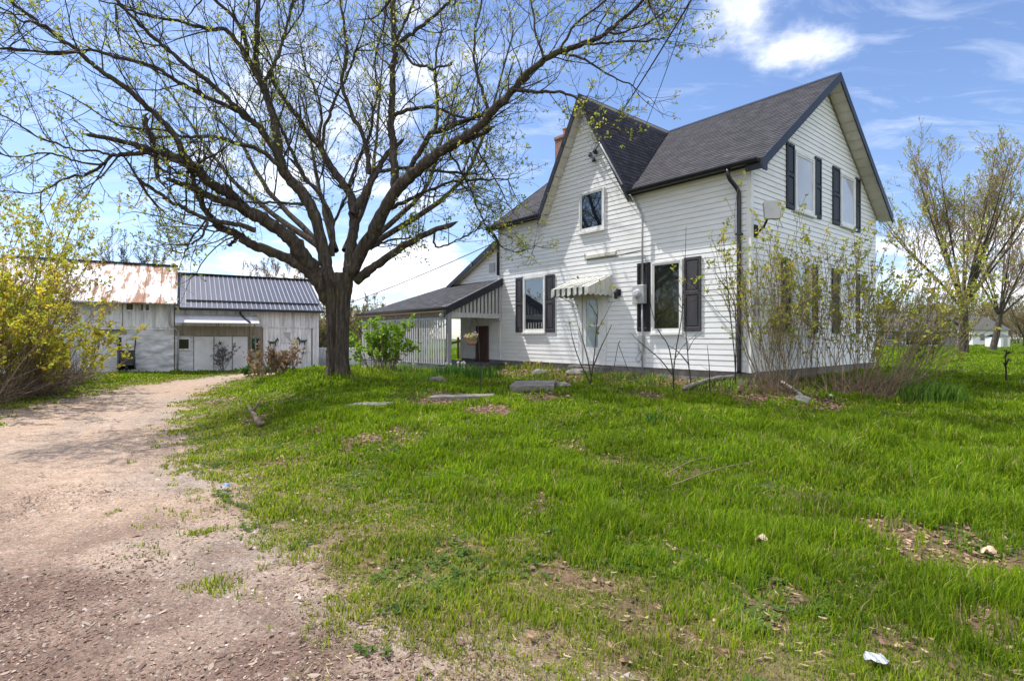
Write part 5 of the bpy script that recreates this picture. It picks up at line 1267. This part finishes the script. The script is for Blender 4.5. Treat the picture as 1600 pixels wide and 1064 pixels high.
shrub('lilac_bush',bB,fan(52,.34,.42,2.2,3.7,bias=(.10,0)),'largest lilac clump with dense reddish stems hiding the side windows',LIL,.070,.88,group='lilac bushes beside the house',leafstep=2,per=(3,5),r0=.0075,kids=(4,3,2),stemm='lilacstem')
shrub('lilac_bush',bC+np.array([0,.6,0]),fan(30,.30,.35,1.6,3.2,bias=(.42,-.02)),'lilac clump leaning out over the lawn at right',[[.48,.48,.06],[.38,.43,.06]],.082,1.0,group='lilac bushes beside the house',leafstep=2,per=(3,5),r0=.0075,kids=(4,3,2),stemm='lilacstem')
bD=gp(1285,606)+np.array([0,.8,0])
shrub('lilac_bush',bD,fan(24,.22,.35,1.8,3.3),'slender lilac stems close against the side wall',LIL,.070,.88,group='lilac bushes beside the house',leafstep=2,per=(3,5),r0=.0075,kids=(4,3,2),stemm='lilacstem')
# dead grass skirts and brush at their feet
def brush(name,places,label,m,cat='brush',L=(.4,.9),n=60,sp=.7,r=.006,flat=.5):
    o=None; tb=Tubes()
    b0=places[0]
    for p in places:
        for k in range(n):
            a=rng.uniform(0,6.28); d=unit(np.array([math.cos(a)*sp*rng.random()+.0,math.sin(a)*sp*rng.random(),rng.uniform(.15,flat+.3)]))
            q=p+np.array([rng.normal(0,.22),rng.normal(0,.18),0]); q[2]=float(gz(q[0],q[1])); ln=rng.uniform(*L); pts=[q-b0]
            for i in range(4): d=unit(d+rng.normal(0,.16,3)+np.array([0,0,-.06])); pts.append(pts[-1]+d*ln/4)
            tb.add(pts,np.linspace(r,r*.4,5),3)
    o=tb.build(name,M[m]); o.location=b0; return tag(o,label,cat)
brush('dead_stalks',[bA,bA+np.array([-.2,.1,0]),gp(1232,615)],'tangle of dead reddish stalks under the corner lilac','redtwig',n=60,L=(.25,.6),r=.005)
brush('dead_stalks',[bB,gp(1370,622),gp(1320,618),gp(1395,618)],'wide tangle of dead stalks under the big lilacs','redtwig',n=71,L=(.25,.7),r=.005)
# bent pale stems sweeping out right from the lilac
tb=Tubes()
for k in range(9):
    a=gp(1372+rng.uniform(-12,12),622); b=gp(1470,600)+np.array([rng.uniform(-.3,1.2),rng.uniform(-.4,.9),rng.uniform(.15,1.2)])
    mid=(a+b)/2+np.array([0,0,rng.uniform(.05,.3)]); tb.add(curve([a,mid,b],6)-bB,np.linspace(.012,.005,13),5)
o=tb.build('bent_stems',M['tantwig']); o.location=bB; tag(o,'long pale bent stems sweeping right from the big lilac','brush')

# ---- saplings along the front wall
def traced(name,base,lines,label,m='twig',cat='sapling',leafat=(),group=None,w=2.1,dy=0.,size=.09,pal=LIL,per=(6,9)):
    """stems drawn through measured points standing at the depth of the base"""
    o=empty(name,base,0,label,cat,group); tb=Tubes(); Y=base[1]+dy; lv=[]
    for ln in lines:
        pts=[ray(px,py,Y+rng.normal(0,.08)*(k>0))-base for k,(px,py) in enumerate(ln)]
        C=curve(pts,4); ww=(w if ln[0][1]>560 else w*.6)/2/F*Y; tb.add(C,np.linspace(ww,ww*.35,len(C)),6)
        for i in range(4,len(C)-1,3):
            if rng.random()<.7:
                d=unit(unit(C[i+1]-C[i])+rng.normal(0,.6,3)); q=rng.uniform(.08,.35); tb.add([C[i],C[i]+d*q*.5+rng.normal(0,.01,3),C[i]+d*q+np.array([0,0,.15*q])],[.004,.003,.0018],3)
    for (px,py) in leafat: lv.append((ray(px,py,Y)-base,np.array([0,0,1.]),True))
    tb.build('stems',M[m],o)
    if lv: leaves('foliage',lv,M['leaf'],pal,size,per,o,keep=1.,aspect=.7)
    return o
b1=gp(1054,612)
traced('sapling',b1,[[(1053,612),(1053,575),(1058,537),(1063,510),(1066,485),(1067,455),(1070,420),(1072,355)],[(1053,608),(1050,570),(1044,540),(1033,523),(1024,505),(1016,470),(1012,400)],[(1067,478),(1080,445),(1094,405)],[(1067,470),(1085,448),(1108,420)],[(1066,482),(1050,462),(1028,448)],[(1065,488),(1048,476),(1036,471)],[(1066,478),(1085,470),(1105,462)],[(1064,470),(1056,445),(1052,427)],[(1050,585),(1030,560),(1000,535),(985,520)],[(1055,560),(1068,540),(1090,520)]],
 'bare forked sapling growing in front of the right front window',leafat=[(1087,440),(1089,436)])
b2=gp(1081,610); traced('sapling',b2,[[(1081,610),(1076,570),(1074,545),(1071,510),(1069,470),(1066,440)],[(1075,548),(1085,530),(1098,521)],[(1077,570),(1060,550),(1045,540)]],'thin single-stemmed sapling beside the right front window')
b3=gp(1111,621); traced('stake',b3,[[(1111,623),(1109,600),(1108,570),(1105,539)]],'dark thin stake standing in the grass before the front corner',m='cable',cat='stake')
b4=gp(922,603); traced('sapling',b4,[[(922,604),(926,575),(930,540),(932,510),(934,480),(925,458)],[(924,590),(918,560),(910,530),(902,505)],[(926,575),(938,545),(950,520),(956,507)],[(931,520),(945,495),(957,470)],[(933,495),(925,480),(918,468)],[(921,596),(906,565),(896,535),(890,508)]],'leggy young shrub growing right in front of the white door',leafat=[(926,482),(923,508),(942,507),(935,520),(903,480),(958,452),(902,435),(890,505),(935,442)],size=.08,per=(4,6))
b5=gp(1138,612); traced('sapling',b5,[[(1150,605),(1148,560),(1142,500),(1136,440),(1132,395),(1130,362)],[(1149,590),(1150,520),(1146,470),(1120,430),(1116,412)],[(1148,560),(1140,490),(1125,460),(1102,455)]],'slim sapling with yellow leaf tufts left of the corner downspout',leafat=[(1130,362),(1131,372),(1136,398),(1114,411),(1102,456),(1128,378),(1137,410),(1145,440)],size=.08,per=(5,8))
b6=gp(1572,598); traced('dead_stalk',b6,[[(1572,600),(1572,580),(1571,560),(1573,546)],[(1572,575),(1568,566)],[(1572,570),(1576,560)]],'dark dry weed stalk standing alone in the right lawn',m='rust',cat='stalk',w=3.5,leafat=[(1572,550),(1571,558),(1575,565)],pal=[[.05,.035,.03]],size=.08)
# ---- green shrub by the porch, dried hydrangea by the maple, yellow scrub at left
bG=gp(598,582); shrub('green_shrub',bG,fan(34,.36,.2,1.0,1.7),'fresh bright green shrub growing against the porch screens',[[.24,.40,.03],[.18,.34,.03],[.30,.44,.05]],.11,.95,stemm='tantwig',leafstep=1,per=(3,5))
bH=gp(432,590); shrub('hydrangea',bH,fan(30,.55,.25,.5,1.1),'low dry hydrangea with tan flower heads left of the maple trunk',[[.40,.27,.17],[.34,.25,.10],[.30,.20,.13]],.10,.6,stemm='tantwig',kids=(4,3,2),r0=.02,leafstep=3,per=(4,7))
bH2=gp(400,588); shrub('hydrangea',bH2,fan(12,.6,.25,.25,.5),'low green-leaved perennial at the foot of the dry hydrangea',[[.07,.16,.03],[.10,.20,.04]],.13,.9,stemm='tantwig',kids=(3,2,2),leafstep=2)
bI=gp(345,572); 
x,y=bw(bq(345,575)[0],-.5)[:2]; shrub('wall_shrub',np.array([x,y,float(gz(x,y))]),fan(9,.5,.1,.7,1.5),'thin bare shrub against the pale barn doors',[[.2,.2,.2],[.16,.15,.16]],.12,.5,stemm='twig',kids=(4,3,2),leafstep=2)
WIL=[[.56,.52,.05],[.48,.48,.05],[.40,.45,.05],[.58,.46,.06]]
bY=[((-25,622),60,'tall yellow-flowering scrub at left edge',2.8,5.3,.27,(-.03,0)),((48,613),54,'yellow flowering scrub reaching out over the grass towards the barn',1.3,2.7,.5,(.24,0)),((-105,640),34,'yellow flowering scrub nearest the camera at far left',2.2,4.2,.4,(0,0)),((15,600),30,'brownish budding scrub behind the yellow flowering bushes',2.6,4.6,.3,(0,.2))]
for k,((px,py),n,lab,a,b_,sp,bi) in enumerate(bY):
    p=gp(px,py); pal=WIL if k!=3 else [[.30,.22,.07],[.36,.27,.06],[.24,.19,.08]]
    shrub('yellow_scrub',p,fan(n,sp,.45,a,b_,bias=bi),lab,pal,.074,1.0,stemm='tantwig',group='yellow scrub at the left edge of the drive',r0=.010,leafstep=1,kids=(6,5,3),per=(7,11),spread=.6,ratio=.45)
brush('brush_pile',[gp(x,y) for x,y in ((-10,630),(25,622),(50,614),(80,606),(105,600),(-50,642),(10,614),(115,596),(65,618))],'heap of dead grey-brown brush under the yellow scrub','tantwig',n=110,L=(.5,1.5),sp=.9,r=.009,flat=.55)
# ------------------------------------------------------------------ garden odds and ends
# shepherd hook and its basket
hb=gp(752,615); Y=hb[1]; H=lambda px,py: ray(px,py,Y)
mb=MB(); mb.tube(curve([hb-v3(0,0,.1),H(750,570),H(748,540),H(747,520),H(747,506),H(745,500),H(740,499),H(737,503)],5),.009,8); tag(mb.build('plant_hook',M['black'],smooth=True),'thin black plant hook standing in the bed before the porch','plant hook')
bc=H(737,532); bk=empty('hanging_basket',bc,0,'small hanging basket with pale flowers before the brown porch door','basket')
mb=MB(); mb.lathe((0,0,-.10),[(.06,0),(.10,.03),(.13,.12),(.14,.125),(.125,.11)],16); mb.build('bowl',mat('tan_coir',(.34,.22,.13),(.24,.15,.09),bump=.5),bk)
mb=MB(); top=H(737,503)-bc
for a in (0,2.1,4.2): mb.tube([(.13*math.cos(a),.13*math.sin(a),.02),tuple(top)],.003,4)
mb.build('wire',M['black'],bk)
lv=[(np.array([rng.normal(0,.08),rng.normal(0,.08),.05+.08*rng.random()]),np.array([0,0,1.]),True) for k in range(70)]
leaves('flowers',lv,M['leaf'],[[.55,.42,.34],[.40,.38,.08],[.20,.28,.05],[.60,.5,.42]],.05,(2,4),bk,aspect=.9)
# black wire frame
fb=gp(967,590); Y=fb[1]; mb=MB(); H=lambda px,py: ray(px,py,Y)
mb.tube([H(957,586),H(966,537)],.008,6); mb.tube([H(966,537),H(985,588)],.008,6); mb.tube([H(966,537),H(969,533)],.012,6); mb.tube([H(960,570),H(979,571)],.005,5)
tag(mb.build('wire_frame',M['black']),'black A-shaped wire frame leaning by the wall right of the door','plant frame')
# fallen pole at the corner
a=gp(1068,612); b=gp(1158,583); b=np.array([*house_w(-.28,-.22)[:2],0]); b[2]=float(gz(b[0],b[1]))+.16
mb=MB(); mb.tube(curve([a+v3(0,0,.06),(a*2+b)/3+v3(0,0,.09),(a+2*b)/3+v3(.02,0,.08),b],5),[.05,.055,.06,.065]*4,10); tag(mb.build('fallen_pole',mat('dark_weathered_pole',(.20,.185,.17),(.11,.10,.09),stretch=(3,3,3),bump=.4),smooth=True),'weathered grey pole lying aslant below the front downspout','pole')
a=gp(1218,604); b=gp(1252,621); mb=MB(); mb.tube(curve([a+v3(0,0,.14),(a+b)/2+v3(0,0,.10),b+v3(0,0,.05)],5),.032,10); tag(mb.build('drain_pipe',M['greymetal'],smooth=True),'short white drain pipe lying under the corner lilac','pipe')
# driftwood by the drive
a=gp(388,652); b=gp(407,668); mb=MB(); C=curve([a+v3(-.05,.1,.22),a*.6+b*.4+v3(0,0,.14),b+v3(0,0,.05)],6); mb.tube(C,np.linspace(.02,.055,len(C))*(1+.25*np.sin(np.arange(len(C))*2.1)),9); mb.tube([b+v3(0,0,.06),b+v3(.09,-.03,.10)],[.05,.015],7); mb.tube([C[5],C[5]+v3(.10,.05,.16),C[5]+v3(.13,.1,.26)],[.03,.02,.008],7); tag(mb.build('driftwood',M['tantwig'],smooth=True),'broken piece of weathered branch in the grass beside the drive','branch')
# pale sticks
for (p,q,lab) in (((1040,752),(1115,728),'long pale stick lying in the middle of the lawn'),((1050,770),(1180,738),'thin dry twig lying below the long stick'),((984,600),(998,614),'short pale stick poking from the bed by the window')):
    a,b=gp(*p),gp(*q); mb=MB(); C=curve([a+v3(0,0,.08),(a+b)/2+v3(.03,.05,.13),b+v3(0,0,.12)],5); mb.tube(C,np.linspace(.007,.004,len(C)),5); tag(mb.build('stick',M['tantwig'],smooth=True),lab,'stick')
# crumpled paper, blue scrap
def scrap(px,py,w,l,m,label,name,h=.03):
    p=gp(px,py); n=9; mb=MB(); G=[[None]*n for _ in range(n)]
    for i in range(n):
        for j in range(n):
            u,v=i/(n-1)-.5,j/(n-1)-.5; e=1-.35*(abs(u)*2)**3*(abs(v)*2)**2
            G[i][j]=p+v3(u*w*e+.1*v*w,v*l*e-.2*u*l,.05+h*(math.sin(u*5+1)*math.cos(v*4)+.35*rng.normal()*.4)+.12*abs(v)*l)
    for i in range(n-1):
        for j in range(n-1): mb.poly([G[i][j],G[i+1][j],G[i+1][j+1],G[i][j+1]])
    return tag(mb.build(name,m,smooth=True),label,'litter')
def wave_white():
    m,nt,b,out=nodes('printed_white_paper')
    tc=N(nt,'ShaderNodeTexCoord'); wv=N(nt,'ShaderNodeTexWave',i_Scale=9,i_Distortion=1.5); nt.links.new(tc.outputs['Object'],wv.inputs['Vector'])
    r=ramp(nt,[(.35,(.50,.50,.51)),(.8,(.26,.28,.33))]); nt.links.new(wv.outputs['Fac'],r.inputs[0]); nt.links.new(r.outputs[0],b.inputs['Base Color']); b.inputs['Roughness'].default_value=.4
    return m
scrap(1369,1044,.10,.085,wave_white(),'crumpled white wrapper lying in the grass at bottom right','wrapper',.012)
scrap(352,766,.10,.06,mat('blue_plastic',(.12,.26,.48),(.28,.40,.55),rough=.5),'small blue plastic scrap on the edge of the drive','plastic_scrap')
scrap(1190,850,.09,.10,mat('tan_paper',(.55,.44,.32),(.45,.36,.27)),'tan crumpled leaf or paper in the middle of the lawn','paper_scrap')
scrap(1545,870,.09,.08,mat('tan_card',(.55,.40,.27),(.42,.30,.20)),'tan scrap beside the brown leaf patch at right','paper_scrap')
# daffodils and spring perennials in the bed
def clump(px,py,n,h,pal,label,name,cat,flower=None,nf=0,w=.012,rad=.16,fs=.034):
    p=gp(px,py); o=empty(name,p,0,label,cat)
    V=[];Q=[];T=[];Cc=[]
    for k in range(n):
        a=rng.uniform(0,6.28); q=np.array([rng.normal(0,rad),rng.normal(0,rad*.7),0]); q[2]=float(gz(p[0]+q[0],p[1]+q[1]))-p[2]; hh=h*rng.uniform(.6,1.15); ln=rng.uniform(.1,.55)*hh
        s=np.array([math.cos(a+1.57),math.sin(a+1.57),0])*w; d=np.array([math.cos(a),math.sin(a),0]); i=len(V)
        V+=[q-s,q+s,q+d*ln*.3+v3(0,0,hh*.65)+s,q+d*ln*.3+v3(0,0,hh*.65)-s,q+d*ln+v3(0,0,hh*.95)]; Q.append([i,i+1,i+2,i+3]); T.append([i+3,i+2,i+4]); c=np.array(pal[rng.integers(0,len(pal))])*rng.uniform(.8,1.2); Cc+=[c]*5
    mesh_np('leaves',V,Q,T,m=M['grass'],cols=np.array(Cc),parent=o)
    if flower:
        for k in range(nf):
            q=np.array([rng.normal(0,rad),rng.normal(0,rad*.6)-.05,h*rng.uniform(.95,1.25)]); mb=MB()
            f=unit(np.array([rng.normal(0,.4),-1,.3])); u=unit(np.cross(f,v3(0,0,1))); w_=np.cross(u,f)
            for j in range(6):
                t=j*1.047; dd=u*math.cos(t)+w_*math.sin(t); e=u*math.cos(t+.4)+w_*math.sin(t+.4); e2=u*math.cos(t-.4)+w_*math.sin(t-.4); mb.poly([q,q+e*fs*.7,q+dd*fs*1.15+f*.005,q+e2*fs*.7])
            mb.tube([q+f*.004,q+f*.03],[.012,.018],8); mb.tube([q,q-v3(0,0,q[2]*.9)],.004,4); mb.build('flower',flower,o,merge=False)
    return o
DG=[[.07,.17,.025],[.10,.21,.03],[.06,.14,.025]]; wf=mat('white_petal',(.75,.74,.66),(.68,.66,.5),rough=.5)
clump(702,589,150,.38,DG,'clump of white daffodils at the porch corner post','daffodils','flowers',wf,3,rad=.22)
clump(722,590,170,.36,DG,'white daffodil clump in front of the porch deck','daffodils','flowers',wf,4,rad=.25)
clump(752,592,150,.38,DG,'leafy daffodil clump beside the plant hook','daffodils','flowers',None,0,rad=.24)
clump(632,584,60,.30,DG,'small white flowers at the foot of the green shrub','daffodils','flowers',wf,5,rad=.25)
clump(660,596,80,.30,[[.14,.28,.03],[.2,.32,.04]],'light green perennials before the porch screen','perennials','flowers',None,0,rad=.3)
clump(838,578,140,.22,[[.26,.30,.03],[.20,.27,.03]],'yellow-green perennials along the foundation','perennials','flowers',mat('yellow_petal',(.65,.52,.05),(.6,.45,.04)),10,rad=.45,fs=.03)
clump(1000,596,120,.20,[[.14,.22,.03],[.10,.18,.03]],'low weeds below the electric meter','perennials','flowers',None,0,rad=.45)
clump(1120,606,150,.26,[[.17,.25,.03],[.13,.22,.03]],'tall weeds around the fallen pole','perennials','flowers',None,0,rad=.4)
clump(1455,628,900,.40,[[.10,.20,.025],[.13,.23,.03],[.08,.17,.022]],'big dark green grass tussock on the right lawn','grass_tussock','plant',None,0,rad=.26,w=.006)
clump(1018,700-40,40,.16,DG,'dark leafy weed in the middle of the upper lawn','perennials','plant',None,0,rad=.12)
for k in range(26):
    hx=rng.uniform(-8.6,.6); hy=-rng.uniform(.25,2.1); q=house_w(hx,hy)
    o=empty('weed',(q[0],q[1],float(gz(q[0],q[1]))),0,'small weed tuft growing in the leaf-strewn bed along the front wall','weed','weeds along the front wall')
    V=[];Q=[];T=[];Cc=[]
    for j in range(36):
        a=rng.uniform(0,6.28); p=np.array([rng.normal(0,.13),rng.normal(0,.10),-.01]); hh=.20*rng.uniform(.4,1.3); w_=rng.uniform(.006,.016); ln=rng.uniform(.3,.9)*hh
        s_=np.array([math.cos(a+1.57),math.sin(a+1.57),0])*w_; d=np.array([math.cos(a),math.sin(a),0]); i=len(V)
        V+=[p-s_*.5,p+s_*.5,p+d*ln*.4+v3(0,0,hh*.6)+s_,p+d*ln*.4+v3(0,0,hh*.6)-s_,p+d*ln+v3(0,0,hh*.8)]; Q.append([i,i+1,i+2,i+3]); T.append([i+3,i+2,i+4]); Cc+=[np.array([[.16,.24,.03],[.10,.19,.03],[.24,.27,.05],[.30,.24,.10]][(k+(j%5==0))%4])*rng.uniform(.8,1.2)]*5
    mesh_np('leaves',V,Q,T,m=M['grass'],cols=np.array(Cc),parent=o)
# overhead wires
a=house_w(-4.5,-.15,6.05); b=ray(1098,-30,7.0)
def wire(p,q,sag,r,label,n=24):
    t=np.linspace(0,1,n)[:,None]; C=p+(q-p)*t; C[:,2]-=sag*4*(t*(1-t))[:,0]; mb=MB(); mb.tube(C,r,5); return tag(mb.build('overhead_wire',M['cable'],smooth=True),label,'wire')
wire(a,b,.10,.013,'black service wire running from the front gable up past the maple twigs')
a2=house_w(-3.32,-.36,4.95); wire(a2,ray(1086,-20,7.3),.18,.006,'thin second wire rising over the gable roof beside the service wire')
wire(ray(470,498,40),ray(775,378,26),.25,.022,'thin grey wire crossing the sky behind the maple and wing roof')
# ------------------------------------------------------------------ light: sun high at the left, clear sky with clouds
sd_=SUN_D; sd_/=np.linalg.norm(sd_)
EL=math.asin(sd_[2]); AZ=math.atan2(sd_[0],sd_[1])      # azimuth measured from +Y towards +X
sun=bpy.data.lights.new('sun','SUN'); sun.energy=SUN_E; sun.angle=math.radians(.5); sun.color=(1,.955,.88)
so=bpy.data.objects.new('sun',sun); COL.objects.link(so); so.location=(-30,20,60)
so.rotation_euler=Vector(-sd_).to_track_quat('-Z','Y').to_euler()
w=bpy.data.worlds.new('World'); SC.world=w; w.use_nodes=True; nt=w.node_tree; nt.nodes.clear()
out=nt.nodes.new('ShaderNodeOutputWorld'); bg=nt.nodes.new('ShaderNodeBackground'); nt.links.new(bg.outputs[0],out.inputs[0])
sky=N(nt,'ShaderNodeTexSky',sky_type='NISHITA',sun_disc=False,sun_elevation=EL,sun_rotation=AZ,altitude=200,air_density=1.0,dust_density=.6,ozone_density=1.6)
bg.inputs[1].default_value=SKY_S
tc=N(nt,'ShaderNodeTexCoord'); DIR=tc.outputs['Generated']
nm=N(nt,'ShaderNodeVectorMath',operation='NORMALIZE'); nt.links.new(DIR,nm.inputs[0]); DIR=nm.outputs[0]
sx=N(nt,'ShaderNodeSeparateXYZ'); nt.links.new(DIR,sx.inputs[0])
def math_(op,a,b=None,c=None):
    n=N(nt,'ShaderNodeMath',operation=op)
    for k,v in enumerate((a,b,c)):
        if v is None: continue
        if isinstance(v,(int,float)): n.inputs[k].default_value=v
        else: nt.links.new(v,n.inputs[k])
    return n.outputs[0]
# clouds lie on a flat layer overhead: project the direction on it
zc=math_('MAXIMUM',sx.outputs[2],.0); den=math_('ADD',zc,.16)
cx_=math_('DIVIDE',sx.outputs[0],den); cy_=math_('DIVIDE',sx.outputs[1],den)
cb=N(nt,'ShaderNodeCombineXYZ'); nt.links.new(cx_,cb.inputs[0]); nt.links.new(cy_,cb.inputs[1])
n1=N(nt,'ShaderNodeTexNoise',i_Scale=1.7,i_Detail=9,i_Roughness=.58,i_Distortion=.25); nt.links.new(cb.outputs[0],n1.inputs['Vector'])
n2=N(nt,'ShaderNodeTexNoise',i_Scale=6.5,i_Detail=7,i_Roughness=.6); nt.links.new(cb.outputs[0],n2.inputs['Vector'])
base=math_('MULTIPLY_ADD',n1.outputs['Fac'],1.0,0.0); base=math_('MULTIPLY_ADD',n2.outputs['Fac'],.28,base)
def blob(px,py,sig,wt,sy=None):
    global base
    v=Vector(((px-CX)/F,1,(YH-py)/F)).normalized()
    d=N(nt,'ShaderNodeVectorMath',operation='SUBTRACT'); nt.links.new(DIR,d.inputs[0]); d.inputs[1].default_value=v
    s=N(nt,'ShaderNodeVectorMath',operation='MULTIPLY'); nt.links.new(d.outputs[0],s.inputs[0]); s.inputs[1].default_value=(1/sig,1/sig,1/(sy or sig))
    l=N(nt,'ShaderNodeVectorMath',operation='DOT_PRODUCT'); nt.links.new(s.outputs[0],l.inputs[0]); nt.links.new(s.outputs[0],l.inputs[1])
    e=math_('POWER',2.718,math_('MULTIPLY',l.outputs['Value'],-1.0)); base=math_('MULTIPLY_ADD',e,wt,base)
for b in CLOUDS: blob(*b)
# unseen bank of cloud added behind the camera as neutral fill light
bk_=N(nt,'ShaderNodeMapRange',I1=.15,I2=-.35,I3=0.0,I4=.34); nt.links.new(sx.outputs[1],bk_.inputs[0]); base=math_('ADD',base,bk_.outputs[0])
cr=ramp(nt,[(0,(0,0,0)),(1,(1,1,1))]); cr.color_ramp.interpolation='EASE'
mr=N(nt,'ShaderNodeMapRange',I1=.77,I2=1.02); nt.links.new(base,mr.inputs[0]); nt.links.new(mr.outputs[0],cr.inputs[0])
# cloud tops white, thin undersides a little grey-blue
sh_=N(nt,'ShaderNodeMapRange',I1=.35,I2=.65,I3=CLOUD_B*.82,I4=CLOUD_B*1.1); nt.links.new(n2.outputs['Fac'],sh_.inputs[0])
cc=N(nt,'ShaderNodeVectorMath',operation='SCALE'); cc.inputs[0].default_value=(.98,1.0,1.07); nt.links.new(sh_.outputs[0],cc.inputs['Scale'])
# far haze just over the horizon
hz=N(nt,'ShaderNodeMapRange',I1=.0,I2=.22,I3=.45,I4=0.0); nt.links.new(sx.outputs[2],hz.inputs[0])
tint=N(nt,'ShaderNodeMixRGB',blend_type='MULTIPLY',I0=1); nt.links.new(sky.outputs[0],tint.inputs[1]); tint.inputs[2].default_value=SKY_TINT
# thin high wisps
mpw=N(nt,'ShaderNodeMapping'); mpw.inputs['Scale'].default_value=(1.0,2.6,1); mpw.inputs['Rotation'].default_value=(0,0,.5); nt.links.new(cb.outputs[0],mpw.inputs[0])
nw=N(nt,'ShaderNodeTexNoise',i_Scale=2.6,i_Detail=9,i_Roughness=.62,i_Distortion=.8); nt.links.new(mpw.outputs[0],nw.inputs['Vector'])
wr_=N(nt,'ShaderNodeMapRange',I1=.50,I2=.84,I3=.0,I4=.45); nt.links.new(nw.outputs['Fac'],wr_.inputs[0])
mw=N(nt,'ShaderNodeMixRGB'); nt.links.new(wr_.outputs[0],mw.inputs[0]); nt.links.new(tint.outputs[0],mw.inputs[1]); mw.inputs[2].default_value=(CLOUD_B*.86,CLOUD_B*.9,CLOUD_B*1.0,1)
tint=mw
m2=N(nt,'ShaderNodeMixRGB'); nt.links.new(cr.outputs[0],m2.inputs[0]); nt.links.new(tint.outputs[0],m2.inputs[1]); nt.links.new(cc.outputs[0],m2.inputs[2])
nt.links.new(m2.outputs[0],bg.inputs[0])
vs=SC.view_settings; SC.display_settings.display_device='sRGB'; vs.view_transform='Standard'; vs.look='None'; vs.exposure=EXPO; vs.gamma=1; vs.use_curve_mapping=False
SC.cycles.max_bounces=6; SC.cycles.diffuse_bounces=3; SC.cycles.glossy_bounces=3; SC.cycles.transmission_bounces=4; SC.cycles.transparent_max_bounces=4
SC.cycles.use_denoising=True; SC.cycles.use_adaptive_sampling=True; SC.cycles.adaptive_threshold=.02
SC.cycles.caustics_reflective=False; SC.cycles.caustics_refractive=False
